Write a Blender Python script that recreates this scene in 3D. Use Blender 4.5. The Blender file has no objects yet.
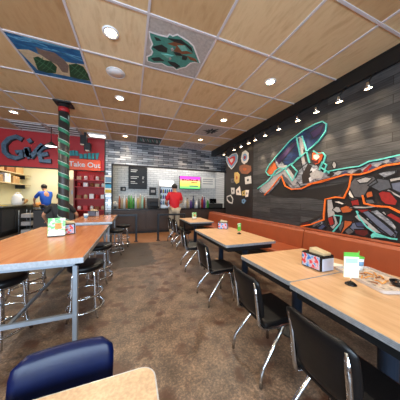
import bpy, bmesh, math, random
from mathutils import Vector, Matrix
random.seed(7)
S = bpy.context.scene
COL = S.collection
PI = math.pi

# ------------------------------------------------------------------ materials
def srgb(r, g, b):
    f = lambda c: (c/255/12.92) if c/255 <= .04045 else ((c/255+.055)/1.055)**2.4
    return (f(r), f(g), f(b), 1)

M = {}
def mat(name, col, rough=.5, metal=0, var=0, scale=8, spec=.5, emit=None, est=0, coat=0, bump=0, alpha=1, trans=0):
    m = bpy.data.materials.new(name); m.use_nodes = True
    nt = m.node_tree; b = nt.nodes['Principled BSDF']
    c = srgb(*col)
    b.inputs['Base Color'].default_value = c
    b.inputs['Roughness'].default_value = rough
    b.inputs['Metallic'].default_value = metal
    b.inputs['Specular IOR Level'].default_value = spec
    b.inputs['Coat Weight'].default_value = coat
    b.inputs['Transmission Weight'].default_value = trans
    if emit:
        b.inputs['Emission Color'].default_value = srgb(*emit); b.inputs['Emission Strength'].default_value = est
    if var or bump:
        tc = nt.nodes.new('ShaderNodeTexCoord'); n = nt.nodes.new('ShaderNodeTexNoise')
        n.inputs['Scale'].default_value = scale; n.inputs['Detail'].default_value = 4
        nt.links.new(tc.outputs['Object'], n.inputs['Vector'])
        if var:
            r = nt.nodes.new('ShaderNodeMapRange')
            r.inputs[1].default_value = .3; r.inputs[2].default_value = .7
            r.inputs[3].default_value = 1-var; r.inputs[4].default_value = 1+var
            mx = nt.nodes.new('ShaderNodeMix'); mx.data_type = 'RGBA'; mx.blend_type = 'MULTIPLY'
            mx.inputs[0].default_value = 1; mx.inputs[6].default_value = c
            nt.links.new(n.outputs['Fac'], r.inputs[0]); nt.links.new(r.outputs[0], mx.inputs[7])
            nt.links.new(mx.outputs[2], b.inputs['Base Color'])
        if bump:
            bp = nt.nodes.new('ShaderNodeBump'); bp.inputs['Strength'].default_value = bump
            bp.inputs['Distance'].default_value = .01
            nt.links.new(n.outputs['Fac'], bp.inputs['Height']); nt.links.new(bp.outputs[0], b.inputs['Normal'])
    M[name] = m
    return m

class NT:                                             # tiny node-graph helper
    def __init__(s, name):
        s.m = bpy.data.materials.new(name); s.m.use_nodes = True; s.t = s.m.node_tree
        s.b = s.t.nodes['Principled BSDF']; M[name] = s.m
    def n(s, typ, **k):
        o = s.t.nodes.new(typ)
        for a, v in k.items(): setattr(o, a, v)
        return o
    def l(s, a, b): s.t.links.new(a, b)
    def coords(s, out='Object'): return s.n('ShaderNodeTexCoord').outputs[out]
    def mapping(s, vec, scale=(1,1,1), loc=(0,0,0), rot=(0,0,0)):
        mp = s.n('ShaderNodeMapping'); s.l(vec, mp.inputs[0])
        mp.inputs['Scale'].default_value = scale; mp.inputs['Location'].default_value = loc; mp.inputs['Rotation'].default_value = rot
        return mp.outputs[0]
    def noise(s, vec, scale, detail=4, rough=.5):
        n = s.n('ShaderNodeTexNoise'); s.l(vec, n.inputs['Vector'])
        n.inputs['Scale'].default_value = scale; n.inputs['Detail'].default_value = detail; n.inputs['Roughness'].default_value = rough
        return n.outputs['Fac']
    def ramp(s, fac, stops):
        r = s.n('ShaderNodeValToRGB'); s.l(fac, r.inputs[0]); e = r.color_ramp.elements
        while len(e) < len(stops): e.new(.5)
        for i, (p, c) in enumerate(stops):
            e[i].position = p; e[i].color = srgb(*c) if len(c) == 3 else c
        return r.outputs[0]
    def mix(s, fac, a, b, mode='MIX'):
        m = s.n('ShaderNodeMix', data_type='RGBA', blend_type=mode)
        for v, i in ((fac, 0), (a, 6), (b, 7)):
            if hasattr(v, 'is_linked'): s.l(v, m.inputs[i])
            else: m.inputs[i].default_value = v if i == 0 else srgb(*v) if len(v) == 3 else v
        return m.outputs[2]
    def math(s, op, a, b=0, c=0):
        m = s.n('ShaderNodeMath', operation=op)
        for i, v in enumerate((a, b, c)):
            if hasattr(v, 'is_linked'): s.l(v, m.inputs[i])
            else: m.inputs[i].default_value = v
        return m.outputs[0]
    def bump(s, h, strength=.3, dist=.01):
        b = s.n('ShaderNodeBump'); b.inputs['Strength'].default_value = strength; b.inputs['Distance'].default_value = dist
        s.l(h, b.inputs['Height']); s.l(b.outputs[0], s.b.inputs['Normal'])
    def set(s, **k):
        for a, v in k.items():
            i = s.b.inputs[a.replace('_', ' ')]
            if hasattr(v, 'is_linked'): s.l(v, i)
            else: i.default_value = srgb(*v) if isinstance(v, tuple) and len(v) == 3 else v

TX0, TY0, TS, TSY = .175, .445, .8925, .9115           # ceiling module
CZ = 3.625

# --- ceiling: square plywood panels, each with its own tone and grain direction
k = NT('ceiling_wood'); v = k.coords()
sep = k.n('ShaderNodeSeparateXYZ'); k.l(v, sep.inputs[0])
ix = k.math('FLOOR', k.math('DIVIDE', k.math('SUBTRACT', sep.outputs[0], TX0), TS))
iy = k.math('FLOOR', k.math('DIVIDE', k.math('SUBTRACT', sep.outputs[1], TY0), TSY))
cmb = k.n('ShaderNodeCombineXYZ'); k.l(ix, cmb.inputs[0]); k.l(iy, cmb.inputs[1])
wn = k.n('ShaderNodeTexWhiteNoise', noise_dimensions='2D'); k.l(cmb.outputs[0], wn.inputs['Vector'])
off = k.n('ShaderNodeVectorMath', operation='SCALE'); k.l(wn.outputs['Color'], off.inputs[0]); off.inputs['Scale'].default_value = 9
add = k.n('ShaderNodeVectorMath', operation='ADD'); k.l(v, add.inputs[0]); k.l(off.outputs[0], add.inputs[1])
g = k.noise(k.mapping(add.outputs[0], (4, 1.0, 1)), 2.2, 7, .6)
base = k.ramp(wn.outputs['Value'], [(0, (184,150,108)), (.3, (212,182,138)), (.6, (222,196,154)), (1, (228,206,168))])
gr = k.ramp(g, [(.3, (232,222,212)), (.5, (255,255,255)), (.72, (240,232,224))])
k.set(Base_Color=k.mix(1, base, gr, 'MULTIPLY'), Roughness=.55)

# --- floor: stained and sealed concrete
k = NT('floor_concrete'); v = k.coords()
n1 = k.noise(v, .9, 6, .6); n2 = k.noise(v, 5, 6, .65); n3 = k.noise(v, 48, 4, .8); n4 = k.noise(k.mapping(v, (1,1,1), (7,3,0)), 5.0, 1.5, .5)
c = k.ramp(n1, [(.32, (70,60,52)), (.48, (112,96,82)), (.6, (108,100,92)), (.72, (128,108,88))])
c = k.mix(.55, c, k.ramp(n2, [(.36, (66,50,40)), (.5, (118,98,84)), (.64, (156,132,112))]))
c = k.mix(.55, c, k.ramp(n3, [(.38, (24,20,18)), (.5, (128,122,116)), (.62, (240,228,214))]), 'OVERLAY')
spot = k.ramp(n4, [(.55, (0,0,0)), (.66, (255,255,255))])
c = k.mix(k.math('MULTIPLY', spot, .8), c, (70,42,30))
# one darker rectangle with uneven edges between the bar tables and the banquette tables
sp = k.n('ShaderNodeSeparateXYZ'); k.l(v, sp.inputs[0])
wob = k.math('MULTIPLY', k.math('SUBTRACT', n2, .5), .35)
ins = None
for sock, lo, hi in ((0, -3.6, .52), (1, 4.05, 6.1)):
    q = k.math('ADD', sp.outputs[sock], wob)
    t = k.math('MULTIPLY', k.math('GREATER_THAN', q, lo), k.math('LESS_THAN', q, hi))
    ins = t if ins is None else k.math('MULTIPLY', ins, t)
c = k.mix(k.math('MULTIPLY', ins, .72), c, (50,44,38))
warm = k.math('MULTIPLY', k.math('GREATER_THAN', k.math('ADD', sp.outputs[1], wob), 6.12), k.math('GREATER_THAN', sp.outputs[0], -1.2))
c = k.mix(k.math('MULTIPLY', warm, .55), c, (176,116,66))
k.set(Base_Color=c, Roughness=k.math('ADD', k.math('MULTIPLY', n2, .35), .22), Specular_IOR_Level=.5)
k.bump(n3, .12, .004)

# --- weathered plank wall (boards run along Y on the wall X = const)
k = NT('plank_wood'); v = k.coords()
mp = k.n('ShaderNodeSeparateXYZ'); k.l(v, mp.inputs[0])
cb = k.n('ShaderNodeCombineXYZ'); k.l(mp.outputs[1], cb.inputs[0]); k.l(mp.outputs[2], cb.inputs[1])
br = k.n('ShaderNodeTexBrick'); k.l(cb.outputs[0], br.inputs['Vector'])
br.offset = .37
for a, b in (('Scale',1), ('Mortar Size',.004), ('Brick Width',1.5), ('Row Height',.135), ('Bias',0)): br.inputs[a].default_value = b
br.inputs['Color1'].default_value = srgb(52,55,60); br.inputs['Color2'].default_value = srgb(90,92,95); br.inputs['Mortar'].default_value = srgb(24,22,22)
g = k.noise(k.mapping(cb.outputs[0], (1.6, 26, 1)), 2, 5, .65); g2 = k.noise(cb.outputs[0], 1.3, 3)
c = k.mix(.8, br.outputs['Color'], k.ramp(g, [(.32, (80,80,82)), (.5, (180,176,174)), (.68, (255,250,244))]), 'MULTIPLY')
c = k.mix(k.ramp(g2, [(.45, (0,0,0)), (.7, (60,60,60))]), c, (98,92,86))
k.set(Base_Color=c, Roughness=.55); k.bump(g, .25, .006)

# --- glazed metallic strip tile of the servery front
def tile(name, c1, c2, mort, w, h, rough, metal, axis=0, wob=.0):
    k = NT(name); v = k.coords(); s = k.n('ShaderNodeSeparateXYZ'); k.l(v, s.inputs[0])
    cb = k.n('ShaderNodeCombineXYZ'); k.l(s.outputs[axis], cb.inputs[0]); k.l(s.outputs[2], cb.inputs[1])
    b = k.n('ShaderNodeTexBrick'); k.l(cb.outputs[0], b.inputs['Vector'])
    for a, q in (('Scale',1), ('Mortar Size',.008), ('Brick Width',w), ('Row Height',h)): b.inputs[a].default_value = q
    b.inputs['Color1'].default_value = srgb(*c1); b.inputs['Color2'].default_value = srgb(*c2); b.inputs['Mortar'].default_value = srgb(*mort)
    k.set(Base_Color=b.outputs['Color'], Roughness=rough, Metallic=metal)
    k.bump(b.outputs['Fac'], -.5, .01)
tile('strip_tile', (222,226,230), (96,102,110), (36,38,42), .42, .085, .25, .45)
tile('white_tile', (214,214,210), (196,196,194), (150,150,150), .3, .1, .3, 0)

# --- table woods
def wood(name, c1, c2, c3, rough, axis=(1, 9, 9), sc=2.2, speck=0):
    k = NT(name); v = k.coords()
    g = k.noise(k.mapping(v, axis), sc, 6, .62)
    c = k.ramp(g, [(.28, c1), (.5, c2), (.74, c3)])
    if speck: c = k.mix(.25, c, k.ramp(k.noise(v, 90, 2), [(.4, (150,120,90)), (.6, (255,240,220))]), 'MULTIPLY')
    k.set(Base_Color=c, Roughness=rough)
wood('maple', (186,144,106), (200,160,120), (212,176,138), .40, (9,1.2,9))
wood('cherry', (150,92,56), (170,112,72), (186,132,90), .26, (9,1.0,9), 1.6)
wood('pale_laminate', (180,154,124), (194,168,138), (206,184,154), .42, (1.5,6,6), 4, 1)

mat('alu', (176,182,190), .35, .6, .15, 40)
mat('chrome', (205,210,216), .14, 1)
mat('steel_grey', (146,156,168), .36, .5, .08, 6)
mat('dark_steel', (40,44,50), .4, .5)
mat('black_vinyl', (13,13,15), .36, 0, .1, 30, .28, bump=.05)
mat('navy_vinyl', (2,13,52), .32, 0, .1, 30, .25, bump=.05)
mat('rust_vinyl', (152,74,42), .42, 0, .08, 5)
mat('rust_vinyl_dark', (128,60,34), .42, 0, .08, 5)
mat('black_paint', (16,17,19), .5)
mat('black_gloss', (14,14,16), .2)
mat('charcoal', (44,42,42), .55, 0, .1, 3)
mat('pillar_dark', (52,50,50), .45, 0, .15, 6)
mat('ribbon_green', (34,118,88), .45)
mat('ribbon_white', (176,196,186), .4)
mat('red_wall', (176,34,40), .55, 0, .06, 2)
mat('red_dark', (120,24,28), .55)
mat('cream_wall', (226,220,186), .6)
mat('white_paint', (226,226,228), .5)
mat('grid_white', (206,200,204), .5)
mat('wall_plaster', (150,120,100), .6)
mat('grey_plaster', (120,118,118), .6)
mat('orange_sign', (246,96,52), .45)
mat('teal_sign', (24,140,146), .45)
mat('letter_blue', (86,108,128), .35, .4, .35, 14)
mat('letter_black', (18,20,24), .5)
mat('bulb', (255,236,200), .4, emit=(255,226,178), est=14)
mat('bulb_cool', (255,255,255), .4, emit=(255,250,240), est=8)
mat('lit_white', (255,255,255), .4, emit=(255,252,245), est=3)
mat('glass_green', (60,140,60), .15, spec=.6)
for n, c in dict(char=(40,34,33), boardrim=(20,30,60), rust=(172,84,40), steel=(150,154,160), steeldark=(74,78,86), flame=(226,86,36),
                 redp=(146,32,30), redd=(80,22,22), palep=(164,160,158), cream=(236,222,206), greyp=(84,82,84), windowp=(92,98,116),
                 pipeblue=(96,104,124), bluep=(56,66,96), teal=(96,196,186), orange=(238,112,38), gold=(196,166,96), whitep=(206,202,196),
                 bluemark=(110,150,184), sand=(196,180,150), turtle=(120,104,96), leafgreen=(24,70,46), wavewhite=(86,150,190),
                 catteal=(70,140,130), catdark=(34,42,44), rustp=(122,76,52), teal2=(110,180,170), tilegrey=(176,170,166), tiledark=(52,50,50)).items():
    mat(n, c, .55, 0, .16, 30)
for n, c1, c2, c3, sc in (('boardblue', (6,12,28), (10,34,72), (24,56,110), 5), ('ocean', (14,60,110), (22,96,150), (60,140,180), 5),
                          ('steelpaint', (44,46,54), (120,124,132), (206,208,212), 8)):
    k = NT(n); k.set(Base_Color=k.ramp(k.noise(k.mapping(k.coords(), (1,1,2.5) if n != 'ocean' else (1,4,1)), sc, 5, .7), [(.3, c1), (.5, c2), (.72, c3)]), Roughness=.5)
M['steel'] = M['steelpaint']
mat('ribpale', (206,206,210), .55, 0, .3, 20)
mat('boardstreak', (48,30,72), .5, 0, .2, 10)
mat('pedestal_blue', (56,68,88), .45, .3)
mat('steel_end', (198,206,228), .3, .2)
mat('card_pale', (226,244,214), .5)
mat('veingreen', (62,112,82), .55)
mat('tray_grey', (196,184,176), .4)
mat('wall_dark', (30,25,24), .5)
mat('fridge_sign', (255,255,255), .4, emit=(255,252,245), est=1.3)
mat('mural_shadow_paint', (30,28,28), .6)
mat('counter_brown', (58,44,38), .5, 0, .1, 3)
mat('skin', (198,142,112), .5)
mat('hair_dark', (26,20,18), .6)
mat('shirt_red', (206,24,40), .7)
mat('shirt_blue', (20,84,190), .7)
mat('shirt_black', (30,30,32), .7)
mat('trousers_khaki', (172,158,138), .75)
mat('trousers_dark', (36,38,44), .75)
mat('shoe', (22,22,24), .5)
mat('cardboard', (176,138,92), .7, 0, .1, 8)
mat('plastic_white', (232,232,230), .35)
mat('plastic_green', (96,186,70), .4)
mat('paper', (236,232,222), .7, 0, .04, 30)
mat('food', (206,140,70), .6, 0, .3, 60)
mat('food_dark', (140,84,46), .6, 0, .3, 60)
mat('kitchen_steel', (150,152,150), .3, .8)
mat('yellow_p', (206,180,50), .5)
mat('cyan_p', (60,160,200), .5)
mat('magenta_p', (190,60,140), .5)
mat('blue_p', (40,80,180), .5)
mat('red_p', (200,40,40), .45)
mat('purple_p', (90,60,130), .45)
mat('beige_p', (196,176,140), .55)
mat('mint_p', (170,216,190), .5)
mat('fridge_in', (230,240,245), .4, emit=(225,240,255), est=.35)
mat('fridge_glass', (235,245,250), .03, trans=1, spec=.5)
mat('mat_rubber', (30,29,30), .8)
# printed faces
def blotch(name, cols, scale, rough=.4, em=0):
    k = NT(name); n = k.noise(k.coords(), scale, 2, .4)
    c = k.ramp(n, [(.28 + .44*i/(len(cols)-1), q) for i, q in enumerate(cols)])
    k.set(Base_Color=c, Roughness=rough)
    if em: k.set(Emission_Color=c, Emission_Strength=em)
blotch('ad_print', [(40,60,170), (70,150,210), (200,190,200), (200,40,60), (210,60,60)], 22)
blotch('flyer_green', [(60,170,80), (120,205,120), (225,240,215), (230,120,70)], 22)
blotch('tray_paper', [(120,108,104), (196,182,170), (214,200,186), (190,120,64)], 26, .6)
blotch('vent_print', [(110,108,112), (190,186,190), (220,216,218)], 16)
k = NT('tv_picture'); s = k.n('ShaderNodeSeparateXYZ'); k.l(k.coords('Generated'), s.inputs[0])
c = k.ramp(s.outputs[2], [(0, (60,190,120)), (.28, (190,220,90)), (.5, (250,240,110)), (.68, (250,150,120)), (.85, (236,60,190)), (1, (220,70,220))])
k.set(Base_Color=c, Emission_Color=c, Emission_Strength=1.0, Roughness=.3)

# ------------------------------------------------------------------ mesh helpers
class MB:
    def __init__(s): s.b = bmesh.new(); s.mi = 0
    def _mark(s, before):
        for f in s.b.faces:
            if f not in before: f.material_index = s.mi
    def _merge(s, o):
        me = bpy.data.meshes.new('tmp'); o.to_mesh(me); o.free(); s.b.from_mesh(me); bpy.data.meshes.remove(me)
        return s
    def box(s, x0, x1, y0, y1, z0, z1, bev=0, seg=2, mtx=None):
        o = bmesh.new(); bmesh.ops.create_cube(o, size=1)
        for v in o.verts:
            v.co = Vector(((x0+x1)/2 + v.co.x*(x1-x0), (y0+y1)/2 + v.co.y*(y1-y0), (z0+z1)/2 + v.co.z*(z1-z0)))
        if bev: bmesh.ops.bevel(o, geom=o.edges[:], offset=bev, segments=seg, affect='EDGES', profile=.5)
        if mtx: bmesh.ops.transform(o, matrix=mtx, verts=o.verts)
        for f in o.faces: f.material_index = s.mi
        return s._merge(o)
    def prism(s, pts, fn, d0, d1):                     # polygon pts -> fn(a, b, depth)
        o = bmesh.new()
        a = [o.verts.new(fn(p[0], p[1], d0)) for p in pts]; c = [o.verts.new(fn(p[0], p[1], d1)) for p in pts]
        o.faces.new(a); o.faces.new(c[::-1])
        for i in range(len(pts)):
            j = (i+1) % len(pts); o.faces.new((a[j], a[i], c[i], c[j]))
        bmesh.ops.recalc_face_normals(o, faces=o.faces)
        bmesh.ops.triangulate(o, faces=[f for f in o.faces if len(f.verts) > 4])
        for f in o.faces: f.material_index = s.mi
        return s._merge(o)
    def ribbon(s, pts, w, fn, d0, d1):                 # flat stroke of width w along a polyline
        o = bmesh.new(); P = [Vector(p) for p in pts]; closed = (P[0]-P[-1]).length < 1e-6; n = len(P)
        L = []
        for i in range(n):
            a = P[i-1] if i else (P[-2] if closed else P[0]); b = P[i+1] if i < n-1 else (P[1] if closed else P[-1])
            t = b-a
            if t.length < 1e-9: t = Vector((1, 0))
            t.normalize(); q = Vector((-t.y, t.x))*w/2
            L.append([o.verts.new(fn(*(P[i]+e*q), d)) for d in (d0, d1) for e in (1, -1)])
        for A, B in zip(L, L[1:]):
            for i, j in ((0,1), (1,3), (3,2), (2,0)): o.faces.new((A[i], A[j], B[j], B[i]))
        for E in (L[0], L[-1]): o.faces.new((E[0], E[1], E[3], E[2]))
        bmesh.ops.recalc_face_normals(o, faces=o.faces)
        for f in o.faces: f.material_index = s.mi
        return s._merge(o)
    def tube(s, pts, r, n=8, closed=False):
        o = bmesh.new(); P = [Vector(p) for p in pts]; N = len(P); rings = []
        up = None
        for i in range(N):
            a = P[i-1] if (i or closed) else P[0]; b = P[(i+1) % N] if (i < N-1 or closed) else P[-1]
            t = (b-a).normalized()
            if up is None:
                up = t.orthogonal().normalized()
            up = (up - t*up.dot(t)).normalized(); w = t.cross(up)
            rr = r[i] if isinstance(r, (list, tuple)) else r
            rings.append([o.verts.new(P[i] + rr*(math.cos(2*PI*j/n)*up + math.sin(2*PI*j/n)*w)) for j in range(n)])
        pairs = list(zip(rings, rings[1:])) + ([(rings[-1], rings[0])] if closed else [])
        for A, B in pairs:
            if closed and A is rings[-1]:              # align the seam
                kk = min(range(n), key=lambda q: (B[q].co-A[0].co).length); B = B[kk:]+B[:kk]
            for j in range(n): o.faces.new((A[j], A[(j+1) % n], B[(j+1) % n], B[j]))
        if not closed: o.faces.new(rings[0][::-1]); o.faces.new(rings[-1])
        bmesh.ops.recalc_face_normals(o, faces=o.faces)
        for f in o.faces: f.smooth = len(f.verts) == 4; f.material_index = s.mi
        return s._merge(o)
    def lathe(s, prof, c=(0,0,0), n=20, mtx=None):     # prof: [(r, z)...]
        o = bmesh.new(); rings = []
        for r, z in prof:
            rings.append([o.verts.new((c[0]+r*math.cos(2*PI*j/n), c[1]+r*math.sin(2*PI*j/n), c[2]+z)) for j in range(n)] if r > 1e-5 else [o.verts.new((c[0], c[1], c[2]+z))])
        for A, B in zip(rings, rings[1:]):
            for j in range(n):
                q = [A[j % len(A)], A[(j+1) % len(A)], B[(j+1) % len(B)], B[j % len(B)]]
                u = []
                for x in q:
                    if x not in u: u.append(x)
                if len(u) > 2: o.faces.new(u)
        for E in (rings[0], rings[-1]):
            if len(E) > 2: o.faces.new(E)
        bmesh.ops.recalc_face_normals(o, faces=o.faces)
        if mtx: bmesh.ops.transform(o, matrix=mtx, verts=o.verts)
        for f in o.faces: f.smooth = len(f.verts) <= 4; f.material_index = s.mi
        return s._merge(o)
    def ball(s, c, r, sc=(1,1,1), n=14):
        o = bmesh.new(); bmesh.ops.create_uvsphere(o, u_segments=n, v_segments=max(6, n//2+1), radius=r)
        for v in o.verts: v.co = Vector((c[0]+v.co.x*sc[0], c[1]+v.co.y*sc[1], c[2]+v.co.z*sc[2]))
        for f in o.faces: f.smooth = True; f.material_index = s.mi
        return s._merge(o)
    def mesh(s, ob_mesh):
        s.b.from_mesh(ob_mesh); return s
    def build(s, name, mats, parent=None, loc=(0,0,0), rotz=0):
        me = bpy.data.meshes.new(name); s.b.to_mesh(me); s.b.free()
        for m in (mats if isinstance(mats, (list, tuple)) else [mats]): me.materials.append(M[m])
        o = bpy.data.objects.new(name, me); COL.objects.link(o); o.location = loc; o.rotation_euler = (0, 0, rotz)
        if parent: o.parent = parent
        return o

def tag(o, label, cat, group=None):
    o['label'] = label; o['category'] = cat
    if group: o['group'] = group
    return o
def thing(name, label, cat, loc=(0,0,0), rotz=0, group=None):
    o = bpy.data.objects.new(name, None); COL.objects.link(o); o.empty_display_size = .1
    o.location = loc; o.rotation_euler = (0, 0, rotz)
    return tag(o, label, cat, group)
def dup(root, loc, rotz=0, label=None, group=None):
    r = root.copy(); COL.objects.link(r); r.location = loc; r.rotation_euler = (0, 0, rotz)
    if label: r['label'] = label
    if group: r['group'] = group
    for ch in list(root.children):
        c = ch.copy(); COL.objects.link(c); c.parent = r
        for g in list(ch.children):
            d = g.copy(); COL.objects.link(d); d.parent = c
    return r
def struct(name, mb, mats, parent=None):
    o = mb.build(name, mats, parent)
    if not parent: o['kind'] = 'structure'
    return o
def text_mesh(body, size, depth=.004, bold=0):
    cu = bpy.data.curves.new('t', 'FONT'); cu.body = body; cu.size = size; cu.extrude = depth; cu.align_x = 'CENTER'; cu.align_y = 'CENTER'
    cu.offset = bold
    o = bpy.data.objects.new('t', cu); COL.objects.link(o)
    me = bpy.data.meshes.new_from_object(o.evaluated_get(bpy.context.evaluated_depsgraph_get()))
    bpy.data.objects.remove(o); bpy.data.curves.remove(cu)
    return me
def arc(c, r, a0, a1, n, plane='xy'):
    out = []
    for i in range(n+1):
        a = a0+(a1-a0)*i/n; p, q = r*math.cos(a), r*math.sin(a)
        out.append((c[0]+p, c[1]+q, c[2]) if plane == 'xy' else (c[0]+p, c[1], c[2]+q))
    return out
def rrect(x0, x1, y0, y1, r, n=5):
    pts = []
    for cx, cy, a in ((x1-r, y1-r, 0), (x0+r, y1-r, PI/2), (x0+r, y0+r, PI), (x1-r, y0+r, 1.5*PI)):
        pts += [(cx+r*math.cos(a+PI/2*i/n), cy+r*math.sin(a+PI/2*i/n)) for i in range(n+1)]
    return pts
XY = lambda a, b, d: (a, b, d)
WALLX = lambda a, b, d: (d, a, b)                       # (Y, Z) drawn on a wall X = d
WALLY = lambda a, b, d: (a, d, b)                       # (X, Z) drawn on a wall Y = d
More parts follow.
